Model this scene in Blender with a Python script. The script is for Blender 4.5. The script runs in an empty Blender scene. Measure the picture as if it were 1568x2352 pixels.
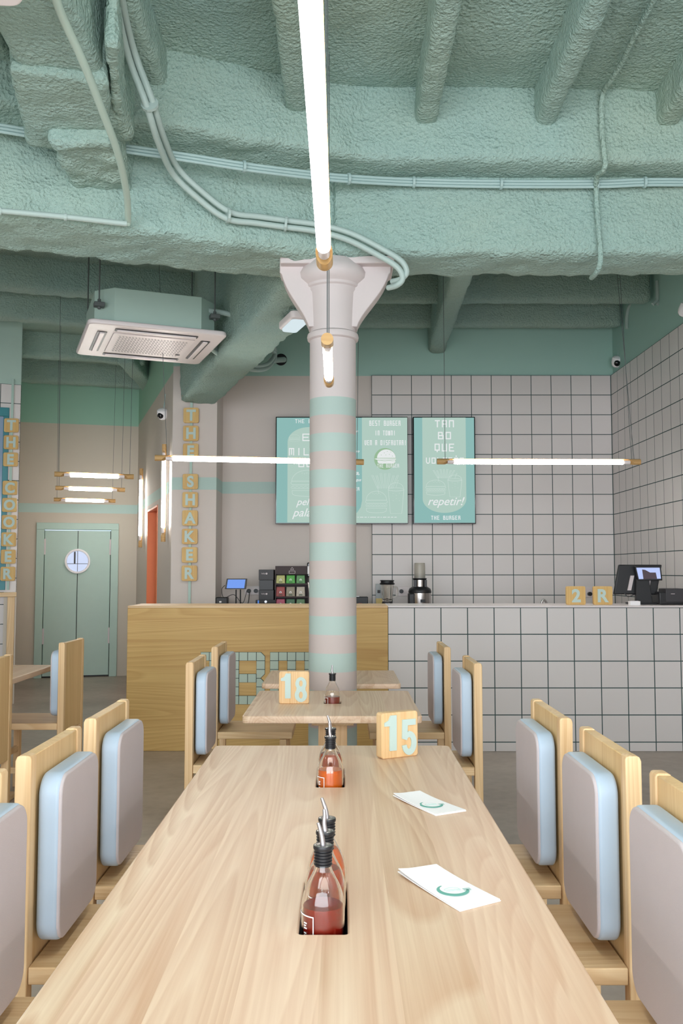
import bpy, bmesh, math, random
from mathutils import Vector, Matrix, noise
random.seed(7)
S = bpy.context.scene
C = S.collection
PI = math.pi

# ------------------------------------------------------------------ camera, world, light, exposure
F = 2060.0; TH = math.atan(136 / F); EYE = 1.34
cam = bpy.data.objects.new('camera', bpy.data.cameras.new('camera')); C.objects.link(cam)
cam.data.sensor_fit = 'VERTICAL'; cam.data.sensor_height = 36.0; cam.data.sensor_width = 24.0
cam.data.lens = 36.0 * F / 2352.0
cam.data.clip_start = 0.05; cam.data.clip_end = 60
cam.location = (0, 0, EYE); cam.rotation_euler = (PI / 2 + TH, 0, 0)
S.camera = cam
S.view_settings.view_transform = 'Standard'; S.view_settings.look = 'None'
S.view_settings.gamma = 1.0; S.view_settings.exposure = 0.66
S.view_settings.use_curve_mapping = False
TUBE = 27.0          # emission of the lamp tubes
W = bpy.data.worlds.new('world'); S.world = W; W.use_nodes = True
W.node_tree.nodes['Background'].inputs[0].default_value = (0.62, 0.78, 1.0, 1)
W.node_tree.nodes['Background'].inputs[1].default_value = 1.0

def area(name, loc, rot, sx, sy, power, col):
    l = bpy.data.lights.new(name, 'AREA'); l.shape = 'RECTANGLE'; l.size = sx; l.size_y = sy
    l.energy = power; l.color = col
    o = bpy.data.objects.new(name, l); C.objects.link(o); o.location = loc; o.rotation_euler = rot
    return o
# daylight coming in through the shop front behind the camera
area('storefront_daylight', (-0.9, -2.8, 1.7), (PI / 2 + 0.17, 0, 0), 6.6, 2.5, 240, (0.93, 0.97, 1.0))

# ------------------------------------------------------------------ helpers
def ray(px, py):
    cx = (px - 784) / F; cy = (1176 - py) / F
    return cx, math.cos(TH) - cy * math.sin(TH), math.sin(TH) + cy * math.cos(TH)
def atZ(px, py, z):
    a = ray(px, py); t = (z - EYE) / a[2]; return Vector((a[0] * t, a[1] * t, z))
def atY(px, py, y):
    a = ray(px, py); t = y / a[1]; return Vector((a[0] * t, y, EYE + a[2] * t))

def lin(c):
    c = c / 255.0
    return c / 12.92 if c <= 0.04045 else ((c + 0.055) / 1.055) ** 2.4
def rgb(r, g, b): return (lin(r), lin(g), lin(b), 1)

def tag(o, label=None, cat=None, group=None, kind=None):
    if label: o['label'] = label
    if cat: o['category'] = cat
    if group: o['group'] = group
    if kind: o['kind'] = kind
    return o
def empty(name, loc=(0, 0, 0), rz=0.0, label=None, cat=None, group=None, kind=None):
    o = bpy.data.objects.new(name, None); C.objects.link(o); o.location = loc; o.rotation_euler = (0, 0, rz)
    o.empty_display_size = 0.1
    return tag(o, label, cat, group, kind)

class MB:
    def __init__(s): s.v = []; s.f = []; s.uv = None
    def add(s, vs, fs, M=None):
        b = len(s.v)
        s.v += [tuple(M @ Vector(v)) if M else tuple(v) for v in vs]
        s.f += [tuple(b + i for i in f) for f in fs]
        return s
    def box(s, x0, x1, y0, y1, z0, z1, M=None):
        vs = [(x, y, z) for z in (z0, z1) for y in (y0, y1) for x in (x0, x1)]
        return s.add(vs, [(0, 2, 3, 1), (4, 5, 7, 6), (0, 1, 5, 4), (2, 6, 7, 3), (0, 4, 6, 2), (1, 3, 7, 5)], M)
    def cyl(s, a, b, r, r2=None, n=20, caps=True):
        a = Vector(a); b = Vector(b); r2 = r if r2 is None else r2
        d = (b - a).normalized(); u = d.orthogonal().normalized(); w = d.cross(u)
        vs = []
        for p, rr in ((a, r), (b, r2)):
            for i in range(n):
                t = 2 * PI * i / n; vs.append(p + u * math.cos(t) * rr + w * math.sin(t) * rr)
        fs = [(i, (i + 1) % n, n + (i + 1) % n, n + i) for i in range(n)]
        if caps: fs += [tuple(range(n))[::-1], tuple(range(n, 2 * n))]
        return s.add(vs, fs)
    def lathe(s, prof, n=32, M=None, arc=None):
        full = arc is None; a0, a1 = (0, 2 * PI) if full else arc
        k = n if full else n + 1
        vs = []; fs = []
        for (r, z) in prof:
            for i in range(k):
                t = a0 + (a1 - a0) * i / n; vs.append((r * math.cos(t), r * math.sin(t), z))
        for j in range(len(prof) - 1):
            for i in range(n):
                i2 = (i + 1) % k
                fs.append((j * k + i, j * k + i2, (j + 1) * k + i2, (j + 1) * k + i))
        if full:
            if prof[0][0] > 1e-5: fs.append(tuple(range(k))[::-1])
            if prof[-1][0] > 1e-5: fs.append(tuple((len(prof) - 1) * k + i for i in range(k)))
        return s.add(vs, fs, M)
    def tube(s, pts, r, n=10, r1=None):
        pts = [Vector(p) for p in pts]; k = len(pts); vs = []
        u = None
        for i, p in enumerate(pts):
            d = (pts[min(i + 1, k - 1)] - pts[max(i - 1, 0)]).normalized()
            u = d.orthogonal().normalized() if u is None else (u - d * u.dot(d)).normalized()
            w = d.cross(u); rr = r if r1 is None else r + (r1 - r) * i / (k - 1)
            for j in range(n):
                t = 2 * PI * j / n; vs.append(p + u * math.cos(t) * rr + w * math.sin(t) * rr)
        fs = [(i * n + j, i * n + (j + 1) % n, (i + 1) * n + (j + 1) % n, (i + 1) * n + j) for i in range(k - 1) for j in range(n)]
        fs += [tuple(range(n))[::-1], tuple((k - 1) * n + j for j in range(n))]
        return s.add(vs, fs)
    def mesh(s, me, M=None):
        return s.add([v.co[:] for v in me.vertices], [tuple(p.vertices) for p in me.polygons], M)
    def build(s, name, mat, parent=None, smooth=False, bevel=0, seg=2, loc=None, rz=0):
        me = bpy.data.meshes.new(name); me.from_pydata(s.v, [], s.f); me.update()
        bm = bmesh.new(); bm.from_mesh(me)
        bmesh.ops.recalc_face_normals(bm, faces=bm.faces); bm.to_mesh(me); bm.free()
        if smooth:
            me.polygons.foreach_set('use_smooth', [True] * len(me.polygons))
            me.set_sharp_from_angle(angle=math.radians(38))
        o = bpy.data.objects.new(name, me); C.objects.link(o)
        if mat: me.materials.append(mat)
        if parent: o.parent = parent
        if loc is not None: o.location = loc
        o.rotation_euler = (0, 0, rz)
        if bevel:
            b = o.modifiers.new('bevel', 'BEVEL'); b.width = bevel; b.segments = seg; b.limit_method = 'ANGLE'
            b.angle_limit = math.radians(40); b.harden_normals = False
            me.polygons.foreach_set('use_smooth', [True] * len(me.polygons))
            me.set_sharp_from_angle(angle=math.radians(30))
        return o

def spline(pts, n=8):
    P = [Vector(p) for p in pts]; P = [P[0] * 2 - P[1]] + P + [P[-1] * 2 - P[-2]]; out = []
    for i in range(1, len(P) - 2):
        a, b, c, d = P[i - 1:i + 3]
        for k in range(n):
            t = k / n
            out.append(0.5 * ((2 * b) + (c - a) * t + (2 * a - 5 * b + 4 * c - d) * t * t + (3 * b - a - 3 * c + d) * t ** 3))
    out.append(P[-2]); return out

def curve_mesh(cu):
    o = bpy.data.objects.new('tmp', cu); C.objects.link(o)
    dg = bpy.context.evaluated_depsgraph_get(); dg.update()
    me = bpy.data.meshes.new_from_object(o.evaluated_get(dg)); bpy.data.objects.remove(o); bpy.data.curves.remove(cu)
    return me
def slab(loops, thick, bevel=0.0, res=3):
    """filled 2-D outline(s) in XY, z from 0 to thick"""
    cu = bpy.data.curves.new('c', 'CURVE'); cu.dimensions = '2D'; cu.fill_mode = 'BOTH'
    cu.extrude = max(thick / 2 - bevel, 0); cu.bevel_depth = bevel; cu.bevel_resolution = res; cu.offset = -bevel
    for lp in loops:
        sp = cu.splines.new('POLY'); sp.points.add(len(lp) - 1); sp.use_cyclic_u = True
        for i, p in enumerate(lp): sp.points[i].co = (p[0], p[1], 0, 1)
    me = curve_mesh(cu)
    for v in me.vertices: v.co.z += thick / 2
    return me
def rrect(w, h, r, cx=0, cy=0, n=6):
    out = []
    for sx, sy, a in ((1, 1, 0), (-1, 1, 90), (-1, -1, 180), (1, -1, 270)):
        for i in range(n + 1):
            t = math.radians(a + 90 * i / n)
            out.append((cx + sx * (w / 2 - r) + r * math.cos(t), cy + sy * (h / 2 - r) + r * math.sin(t)))
    return out
def circle(r, cx=0, cy=0, n=40): return [(cx + r * math.cos(2 * PI * i / n), cy + r * math.sin(2 * PI * i / n)) for i in range(n)]
def text_mesh(body, size, thick=0.002, offset=0.0, shear=0.0, sx=1.0, bevel=0.0):
    cu = bpy.data.curves.new('t', 'FONT'); cu.body = body; cu.size = size; cu.extrude = thick / 2; cu.offset = offset
    cu.shear = shear; cu.align_x = 'CENTER'; cu.align_y = 'CENTER'; cu.bevel_depth = bevel; cu.resolution_u = 6
    me = curve_mesh(cu)
    xs = [v.co.x for v in me.vertices]; ys = [v.co.y for v in me.vertices]
    cx = (min(xs) + max(xs)) / 2; cy = (min(ys) + max(ys)) / 2
    for v in me.vertices: v.co.x = (v.co.x - cx) * sx; v.co.y -= cy; v.co.z += thick / 2
    return me
FRONT = Matrix.Rotation(PI / 2, 4, 'X')            # XY drawing -> upright, facing -Y
def up(x, y, z): return Matrix.Translation((x, y, z)) @ FRONT

def copy_tree(o, parent=None):
    c = o.copy(); C.objects.link(c); c.parent = parent
    if not parent and 'label' in c: del c['label']
    for ch in list(o.children): copy_tree(ch, c)
    return c

# ------------------------------------------------------------------ materials
def nmat(name):
    m = bpy.data.materials.new(name); m.use_nodes = True; nt = m.node_tree
    return m, nt, nt.nodes['Principled BSDF']
def nd(nt, t, **kw):
    n = nt.nodes.new(t)
    for k, v in kw.items():
        if k.startswith('i_'): n.inputs[k[2:].replace('_', ' ')].default_value = v
        else: setattr(n, k, v)
    return n
def mth(nt, op, a, b=None, c=None):
    n = nt.nodes.new('ShaderNodeMath'); n.operation = op
    for i, v in enumerate((a, b, c)):
        if v is None: continue
        if isinstance(v, (int, float)): n.inputs[i].default_value = v
        else: nt.links.new(v, n.inputs[i])
    return n.outputs[0]
def mixc(nt, fac, a, b, mode='MIX'):
    n = nt.nodes.new('ShaderNodeMix'); n.data_type = 'RGBA'; n.blend_type = mode
    for sock, v in ((n.inputs[0], fac), (n.inputs[6], a), (n.inputs[7], b)):
        if isinstance(v, (int, float, tuple)): sock.default_value = v
        else: nt.links.new(v, sock)
    return n.outputs[2]
def plain(name, col, rough=0.5, metal=0.0, var=0.03, scale=12, bump=0.0, bscale=200, trans=0.0, spec=0.5):
    m, nt, b = nmat(name)
    tc = nd(nt, 'ShaderNodeTexCoord'); nz = nd(nt, 'ShaderNodeTexNoise', i_Scale=scale, i_Detail=3.0)
    nt.links.new(tc.outputs['Object'], nz.inputs['Vector'])
    lo = tuple(c * (1 - var) for c in col[:3]) + (1,); hi = tuple(min(c * (1 + var), 1) for c in col[:3]) + (1,)
    nt.links.new(mixc(nt, nz.outputs[0], lo, hi), b.inputs['Base Color'])
    b.inputs['Roughness'].default_value = rough; b.inputs['Metallic'].default_value = metal
    b.inputs['Specular IOR Level'].default_value = spec
    b.inputs['Transmission Weight'].default_value = trans
    if bump:
        n2 = nd(nt, 'ShaderNodeTexNoise', i_Scale=bscale, i_Detail=2.0); nt.links.new(tc.outputs['Object'], n2.inputs['Vector'])
        bp = nd(nt, 'ShaderNodeBump', i_Strength=bump, i_Distance=0.002); nt.links.new(n2.outputs[0], bp.inputs['Height'])
        nt.links.new(bp.outputs[0], b.inputs['Normal'])
    return m
def emis(name, col, strength=1.0):
    m = bpy.data.materials.new(name); m.use_nodes = True; nt = m.node_tree
    nt.nodes.remove(nt.nodes['Principled BSDF']); e = nt.nodes.new('ShaderNodeEmission')
    e.inputs[0].default_value = col; e.inputs[1].default_value = strength if strength > 2 else strength * 0.64
    nt.links.new(e.outputs[0], nt.nodes['Material Output'].inputs[0]); return m
def wood(name, light, dark, axis=1, plank=0.0, paxis=0, grain=1.0, rough=0.45, rings=16.0):
    """pine: long streaks along axis, optional glued staves of width plank across paxis"""
    m, nt, b = nmat(name); tc = nd(nt, 'ShaderNodeTexCoord'); oi = nd(nt, 'ShaderNodeObjectInfo')
    off = nd(nt, 'ShaderNodeVectorMath', operation='SCALE'); off.inputs[0].default_value = (7.1, 3.3, 5.7)
    nt.links.new(oi.outputs['Random'], off.inputs['Scale'])
    ad = nd(nt, 'ShaderNodeVectorMath', operation='ADD'); nt.links.new(tc.outputs['Object'], ad.inputs[0]); nt.links.new(off.outputs[0], ad.inputs[1])
    src = ad.outputs[0]; tone = None
    if plank:
        sp = nd(nt, 'ShaderNodeSeparateXYZ'); nt.links.new(tc.outputs['Object'], sp.inputs[0])
        idx = mth(nt, 'FLOOR', mth(nt, 'DIVIDE', sp.outputs[paxis], plank))
        wn = nd(nt, 'ShaderNodeTexWhiteNoise', noise_dimensions='1D'); nt.links.new(mth(nt, 'ADD', idx, 3.7), wn.inputs['W'])
        tone = wn.outputs['Value']
        sh = nd(nt, 'ShaderNodeVectorMath', operation='MULTIPLY_ADD'); nt.links.new(wn.outputs['Color'], sh.inputs[0])
        sh.inputs[1].default_value = (3, 3, 3); nt.links.new(src, sh.inputs[2]); src = sh.outputs[0]
    def mapped(al, ac):
        mp = nd(nt, 'ShaderNodeMapping'); s = [ac, ac, ac]; s[axis] = al; mp.inputs['Scale'].default_value = s
        nt.links.new(src, mp.inputs['Vector']); return mp.outputs[0]
    wv = nd(nt, 'ShaderNodeTexNoise', i_Scale=1.0, i_Detail=1.0, i_Distortion=0.4); nt.links.new(mapped(0.22, 3.4), wv.inputs['Vector'])
    ringv = mth(nt, 'FRACT', mth(nt, 'MULTIPLY', wv.outputs[0], rings * 2))
    r1 = nd(nt, 'ShaderNodeValToRGB'); r1.color_ramp.elements[0].position = 0.0; r1.color_ramp.elements[0].color = (0, 0, 0, 1)
    r1.color_ramp.elements[1].position = 0.85; r1.color_ramp.elements[1].color = (1, 1, 1, 1)
    e = r1.color_ramp.elements.new(1.0); e.color = (0, 0, 0, 1); nt.links.new(ringv, r1.inputs[0])
    fine = nd(nt, 'ShaderNodeTexNoise', i_Scale=1.0, i_Detail=3.0, i_Roughness=0.6); nt.links.new(mapped(1.8, 130.0), fine.inputs['Vector'])
    mid = nd(nt, 'ShaderNodeTexNoise', i_Scale=1.0, i_Detail=2.0); nt.links.new(mapped(0.45, 14.0), mid.inputs['Vector'])
    v = mth(nt, 'ADD', mth(nt, 'MULTIPLY', r1.outputs[0], 0.24 * grain), mth(nt, 'ADD', mth(nt, 'MULTIPLY', fine.outputs[0], 0.5 * grain), mth(nt, 'MULTIPLY', mid.outputs[0], 0.62)))
    mr = nd(nt, 'ShaderNodeMapRange'); mr.inputs[1].default_value = 0.36; mr.inputs[2].default_value = 0.98; nt.links.new(v, mr.inputs[0])
    col = mixc(nt, mr.outputs[0], light, dark)
    if tone is not None:
        t = tuple(c * k for c, k in zip(light[:3], (1.04, 0.94, 0.98))) + (1,)
        col = mixc(nt, mth(nt, 'MULTIPLY', tone, 0.45), col, t)
        col = mixc(nt, mth(nt, 'MULTIPLY', mth(nt, 'FRACT', mth(nt, 'MULTIPLY', tone, 7.3)), 0.16), col, dark)
    nt.links.new(col, b.inputs['Base Color']); b.inputs['Roughness'].default_value = rough
    b.inputs['Specular IOR Level'].default_value = 0.35
    bp = nd(nt, 'ShaderNodeBump', i_Strength=0.12, i_Distance=0.001); nt.links.new(fine.outputs[0], bp.inputs['Height']); nt.links.new(bp.outputs[0], b.inputs['Normal'])
    return m
def foam(name, base):
    """sprayed cellulose / foam: coarse and fine bumps"""
    m, nt, b = nmat(name); tc = nd(nt, 'ShaderNodeTexCoord')
    g = nd(nt, 'ShaderNodeNewGeometry')
    n1 = nd(nt, 'ShaderNodeTexNoise', i_Scale=38.0, i_Detail=4.0, i_Roughness=0.65); nt.links.new(g.outputs['Position'], n1.inputs['Vector'])
    n2 = nd(nt, 'ShaderNodeTexVoronoi', i_Scale=60.0); nt.links.new(g.outputs['Position'], n2.inputs['Vector'])
    n3 = nd(nt, 'ShaderNodeTexNoise', i_Scale=1.3, i_Detail=2.0); nt.links.new(g.outputs['Position'], n3.inputs['Vector'])
    n4 = nd(nt, 'ShaderNodeTexNoise', i_Scale=110.0, i_Detail=2.0); nt.links.new(g.outputs['Position'], n4.inputs['Vector'])
    h = mth(nt, 'ADD', mth(nt, 'ADD', n1.outputs[0], mth(nt, 'MULTIPLY', n4.outputs[0], 0.35)), mth(nt, 'MULTIPLY', n2.outputs['Distance'], 0.5))
    bp = nd(nt, 'ShaderNodeBump', i_Strength=1.0, i_Distance=0.016); nt.links.new(h, bp.inputs['Height']); nt.links.new(bp.outputs[0], b.inputs['Normal'])
    c2 = tuple(c * k for c, k in zip(base[:3], (1.12, 1.0, 0.9))) + (1,)
    c1 = tuple(c * k for c, k in zip(base[:3], (0.9, 0.99, 1.08))) + (1,)
    nt.links.new(mixc(nt, n3.outputs[0], c1, c2), b.inputs['Base Color']); b.inputs['Roughness'].default_value = 0.95
    b.inputs['Specular IOR Level'].default_value = 0.15
    return m
def tiles(name, size=0.2, grout=0.007, tcol=rgb(226, 219, 217), gcol=rgb(62, 84, 84)):
    m, nt, b = nmat(name); uv = nd(nt, 'ShaderNodeUVMap'); uv.uv_map = 'metres'
    sp = nd(nt, 'ShaderNodeSeparateXYZ'); nt.links.new(uv.outputs[0], sp.inputs[0])
    ms = []
    for k in (0, 1):
        fr = mth(nt, 'FRACT', mth(nt, 'ADD', mth(nt, 'DIVIDE', sp.outputs[k], size), 100.0))
        d = mth(nt, 'MINIMUM', fr, mth(nt, 'SUBTRACT', 1.0, fr)); ms.append(mth(nt, 'MULTIPLY', d, size))
    dist = mth(nt, 'MINIMUM', ms[0], ms[1])
    mask = mth(nt, 'LESS_THAN', dist, grout / 2)
    idx = nd(nt, 'ShaderNodeCombineXYZ')
    for k in (0, 1): nt.links.new(mth(nt, 'FLOOR', mth(nt, 'DIVIDE', sp.outputs[k], size)), idx.inputs[k])
    wn = nd(nt, 'ShaderNodeTexWhiteNoise', noise_dimensions='3D'); nt.links.new(idx.outputs[0], wn.inputs['Vector'])
    t2 = tuple(c * 0.96 for c in tcol[:3]) + (1,)
    col = mixc(nt, mask, mixc(nt, wn.outputs['Value'], tcol, t2), gcol)
    nt.links.new(col, b.inputs['Base Color'])
    nt.links.new(mth(nt, 'ADD', mth(nt, 'MULTIPLY', mask, 0.5), 0.38), b.inputs['Roughness'])
    mr = nd(nt, 'ShaderNodeMapRange'); mr.inputs[1].default_value = grout / 2 - 0.001; mr.inputs[2].default_value = grout / 2 + 0.002; nt.links.new(dist, mr.inputs[0])
    bp = nd(nt, 'ShaderNodeBump', i_Strength=0.5, i_Distance=0.002); nt.links.new(mr.outputs[0], bp.inputs['Height']); nt.links.new(bp.outputs[0], b.inputs['Normal'])
    b.inputs['Specular IOR Level'].default_value = 0.35
    return m
def zpaint(name, bands, top, base, scale=60):
    """painted plaster whose colour changes at given heights: bands=[(z0,z1,col)], top=(z,col)"""
    m, nt, b = nmat(name); g = nd(nt, 'ShaderNodeNewGeometry'); sp = nd(nt, 'ShaderNodeSeparateXYZ'); nt.links.new(g.outputs['Position'], sp.inputs[0])
    z = sp.outputs[2]; col = base
    for z0, z1, c in bands:
        col = mixc(nt, mth(nt, 'MULTIPLY', mth(nt, 'GREATER_THAN', z, z0), mth(nt, 'LESS_THAN', z, z1)), col, c)
    if top: col = mixc(nt, mth(nt, 'GREATER_THAN', z, top[0]), col, top[1])
    if isinstance(col, tuple): b.inputs['Base Color'].default_value = col
    else: nt.links.new(col, b.inputs['Base Color'])
    b.inputs['Roughness'].default_value = 0.75; b.inputs['Specular IOR Level'].default_value = 0.25
    nz = nd(nt, 'ShaderNodeTexNoise', i_Scale=scale, i_Detail=3.0); nt.links.new(g.outputs['Position'], nz.inputs['Vector'])
    bp = nd(nt, 'ShaderNodeBump', i_Strength=0.15, i_Distance=0.003); nt.links.new(nz.outputs[0], bp.inputs['Height']); nt.links.new(bp.outputs[0], b.inputs['Normal'])
    return m

MINTW = rgb(170, 206, 196)
m_foam = foam('sprayed_mint_foam', rgb(164, 190, 181))
m_mint = plain('mint_paint', rgb(180, 205, 195), 0.5)
m_conduit = plain('mint_conduit', rgb(174, 192, 187), 0.5, bump=0.3, bscale=90)
m_conduit_dark = plain('grey_mint_conduit', rgb(166, 190, 188), 0.5)
PINKW = rgb(218, 208, 202)
m_wall = zpaint('pale_plaster_with_mint_stripe', [(2.114, 2.232, rgb(188, 212, 206))], (3.304, MINTW), PINKW)
m_wall_l = zpaint('pale_plaster_with_mint_stripe_left', [(2.085, 2.2, rgb(188, 212, 206))], (3.232, rgb(160, 202, 182)), rgb(205, 196, 182))
bw = 0.0926
m_col = zpaint('column_mint_and_pink_rings', [(2.226 - bw * (2 * k + 1), 2.226 - bw * 2 * k, rgb(174, 192, 186)) for k in range(12)], (2.226, rgb(208, 197, 196)), rgb(194, 181, 177), 30)
m_col_top = plain('column_capital_paint', rgb(208, 197, 196), 0.6, bump=0.1)
m_tile = tiles('white_square_tiles_dark_grout')
m_pine_y = wood('pine_staves', rgb(240, 218, 190), rgb(192, 146, 108), 1, 0.115, 0, 1.0, 0.36, rings=17)
m_pine_x = wood('pine_along_x', rgb(236, 208, 166), rgb(204, 160, 112), 0, grain=0.9)
m_pine_yy = wood('pine_along_y', rgb(236, 208, 166), rgb(204, 160, 112), 1, grain=0.9)
m_pine_z = wood('pine_along_z', rgb(236, 206, 162), rgb(200, 156, 108), 2, grain=0.9)
m_pine_zz = wood('pine_panel_z', rgb(232, 204, 152), rgb(200, 158, 104), 2, 0.095, 1, 0.9)
m_oak_x = wood('oak_counter_front', rgb(222, 186, 118), rgb(192, 148, 84), 0, 0.0, 0, 1.0)
m_block = wood('pine_block', rgb(240, 208, 160), rgb(214, 166, 112), 2, grain=1.0)
m_plate = wood('ply_letter_plate', rgb(226, 192, 126), rgb(206, 160, 94), 2, grain=0.8)
m_tubewood = wood('turned_wood', rgb(214, 176, 120), rgb(184, 138, 84), 0, grain=0.8)
m_letter = plain('pale_aqua_letter_paint', rgb(192, 212, 206), 0.5)
m_black = plain('black_plastic', rgb(26, 26, 30), 0.4)
m_blacks = plain('black_gloss', rgb(16, 16, 20), 0.15)
m_dgrey = plain('dark_grey_plastic', rgb(58, 56, 60), 0.5)
m_steel = plain('brushed_steel', rgb(205, 200, 198), 0.22, 1.0)
m_steel2 = plain('satin_steel', rgb(176, 172, 176), 0.36, 1.0)
m_cable = plain('grey_cable', rgb(92, 98, 98), 0.6)
m_white = plain('white_plastic', rgb(232, 222, 222), 0.35)
m_whitep = plain('white_paper', rgb(250, 248, 250), 0.8, var=0.01)
m_logo = plain('teal_print', rgb(110, 176, 164), 0.8)
m_logo2 = plain('pale_teal_print', rgb(176, 206, 200), 0.8)
m_vinyl = plain('pale_blue_vinyl', rgb(182, 200, 219), 0.42, bump=0.15, bscale=60)
m_fabric = plain('mauve_grey_fabric', rgb(203, 193, 196), 0.85, bump=0.5, bscale=900)
m_orange = plain('orange_paint', rgb(238, 140, 92), 0.5)
m_slot = plain('black_slot_steel', rgb(30, 28, 34), 0.4)  # black metal liner of the bottle wells
m_teal = plain('dark_teal_frame', rgb(40, 130, 140), 0.4)
m_tube = emis('lamp_tube_light', (1.0, 0.955, 0.90, 1), TUBE)
m_grille = plain('white_grille', rgb(215, 204, 206), 0.5)

def glassmat(name, col=(1, 1, 1, 1), rough=0.0):
    m, nt, b = nmat(name); b.inputs['Base Color'].default_value = col; b.inputs['Transmission Weight'].default_value = 1.0
    b.inputs['Roughness'].default_value = rough; b.inputs['IOR'].default_value = 1.45; return m
m_glass = glassmat('clear_glass', (1.0, 0.97, 0.93, 1))
def floor_mat():
    m, nt, b = nmat('polished_concrete'); g = nd(nt, 'ShaderNodeNewGeometry')
    n1 = nd(nt, 'ShaderNodeTexNoise', i_Scale=0.9, i_Detail=6.0, i_Roughness=0.62); nt.links.new(g.outputs['Position'], n1.inputs['Vector'])
    n2 = nd(nt, 'ShaderNodeTexNoise', i_Scale=14.0, i_Detail=5.0); nt.links.new(g.outputs['Position'], n2.inputs['Vector'])
    v = mth(nt, 'ADD', mth(nt, 'MULTIPLY', n1.outputs[0], 0.75), mth(nt, 'MULTIPLY', n2.outputs[0], 0.25))
    r = nd(nt, 'ShaderNodeValToRGB'); r.color_ramp.elements[0].position = 0.35; r.color_ramp.elements[0].color = rgb(142, 130, 118)
    r.color_ramp.elements[1].position = 0.65; r.color_ramp.elements[1].color = rgb(182, 170, 158); nt.links.new(v, r.inputs[0])
    nt.links.new(r.outputs[0], b.inputs['Base Color']); b.inputs['Roughness'].default_value = 0.38
    return m
m_floor = floor_mat()

# ------------------------------------------------------------------ structure
def struct(o): o['kind'] = 'structure'; return o
def wall(name, p0, p1, z0, z1, th, mat, u0=0.0, v0=0.0, holes=()):
    """vertical wall from p0 to p1, thickness th to the left of the direction; uv in metres"""
    p0 = Vector(p0); p1 = Vector(p1); d = p1 - p0; L = d.length; d.normalize(); n = Vector((-d.y, d.x))
    mb = MB(); us = [0.0, L]; zs = [z0, z1]
    for a, b, c, e in holes: us += [a, b]; zs += [c, e]
    us = sorted(set(us)); zs = sorted(set(zs))
    for i in range(len(us) - 1):
        for j in range(len(zs) - 1):
            mu = (us[i] + us[i + 1]) / 2; mz = (zs[j] + zs[j + 1]) / 2
            if any(a < mu < b and c < mz < e for a, b, c, e in holes): continue
            q = [p0 + d * us[i], p0 + d * us[i + 1]]
            vs = []
            for zz in (zs[j], zs[j + 1]):
                vs += [(q[0].x, q[0].y, zz), (q[1].x, q[1].y, zz), (q[1].x + n.x * th, q[1].y + n.y * th, zz), (q[0].x + n.x * th, q[0].y + n.y * th, zz)]
            mb.add(vs, [(3, 2, 1, 0), (4, 5, 6, 7), (0, 1, 5, 4), (1, 2, 6, 5), (2, 3, 7, 6), (3, 0, 4, 7)])
    o = mb.build(name, mat); me = o.data; uvl = me.uv_layers.new(name='metres')
    for lp in me.loops:
        co = me.vertices[lp.vertex_index].co; u = (Vector((co.x, co.y)) - p0).dot(d)
        uvl.data[lp.index].uv = (u + u0, co.z + v0)
    return struct(o)

struct(MB().box(-6.2, 3.0, -3.4, 12.4, -0.12, 0.0).build('floor', m_floor))
XR = 2.705
# back wall (painted) and the tiled skin on its right part
wall('wall_back', (XR + 0.1, 8.93), (-1.25, 8.93), 0, 4.1, -0.12, m_wall)
wall('wall_back_tiled', (0.302, 8.9), (XR, 8.9), 0, 3.304, 0.028, m_tile, u0=0.0, v0=-3.304 + 4.0)
wall('wall_right', (XR + 0.03, 8.93), (XR + 0.03, -3.1), 0, 4.1, 0.12, zpaint('mint_upper_paint', [], (3.304, MINTW), PINKW))
wall('wall_right_tiled', (XR, 8.9), (XR, -3.1), 0, 3.304, 0.028, m_tile, u0=0.0, v0=-3.304 + 4.0)
# pier that carries the long beam, side wall with the orange doorway, far wall on the left
PL = Vector((-1.613, 8.5)); SD = Vector((-0.314, 0.949)).normalized()
far_corner = PL + SD * 3.33
wall('wall_pier', (-1.19, 8.5), (-1.613, 8.5), 0, 4.1, -0.44, m_wall)
wall('wall_side', tuple(PL), tuple(far_corner), 0, 4.1, -0.16, zpaint('side_plaster', [(2.10, 2.215, rgb(188, 212, 206))], (3.25, rgb(160, 202, 182)), rgb(206, 197, 188)), holes=((1.11, 2.05, 0, 2.03),))
BD = Vector((math.cos(math.radians(14.5)), math.sin(math.radians(14.5))))
bl = far_corner - BD * 1.72
# hole for the swing doors
def on_back(px, py=1400):
    a = ray(px, py); # intersect ray with wall line
    k = Vector((a[0], a[1])); M2 = Matrix(((k.x, BD.x), (k.y, BD.y))); s = M2.inverted() @ far_corner
    return s[1]
uL = 1.72 - on_back(84); uR = 1.72 - on_back(266)
u0d, u1d = min(uL, uR), max(uL, uR)
wall('wall_left_back', tuple(bl), tuple(far_corner), 0, 4.1, 0.14, m_wall_l, holes=((u0d, u1d, 0, 1.93),))
KD = Vector((math.cos(math.radians(20)), math.sin(math.radians(20)))); KC = Vector((-3.32, 9.2))
kr = KC + Vector((-0.342, 0.94)) * 2.3
wall('wall_kitchen_return', tuple(KC), tuple(kr), 0, 3.98, 0.12, zpaint('kitchen_return_plaster', [], (3.25, MINTW), rgb(206, 198, 186)))
k0 = KC - KD * 2.9
wall('wall_kitchen_front', tuple(k0), tuple(KC), 1.13, 3.27, 0.14, m_tile, u0=-2.9, v0=-3.27 + 4.0, holes=((1.5, 2.79, 1.15, 3.02),))
wall('wall_kitchen_upper', tuple(k0), tuple(KC), 3.27, 3.98, 0.15, m_mint)
wall('wall_kitchen_lower', tuple(k0 + Vector((0.02, 0.06))), tuple(KC + Vector((-0.07, 0.035))), 0, 1.08, 0.12, m_tile, u0=-2.9, v0=-1.0 + 4.0)
wall('wall_left', (-6.0, 9.0), (-6.0, -3.2), 0, 4.1, -0.12, m_wall)
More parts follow.
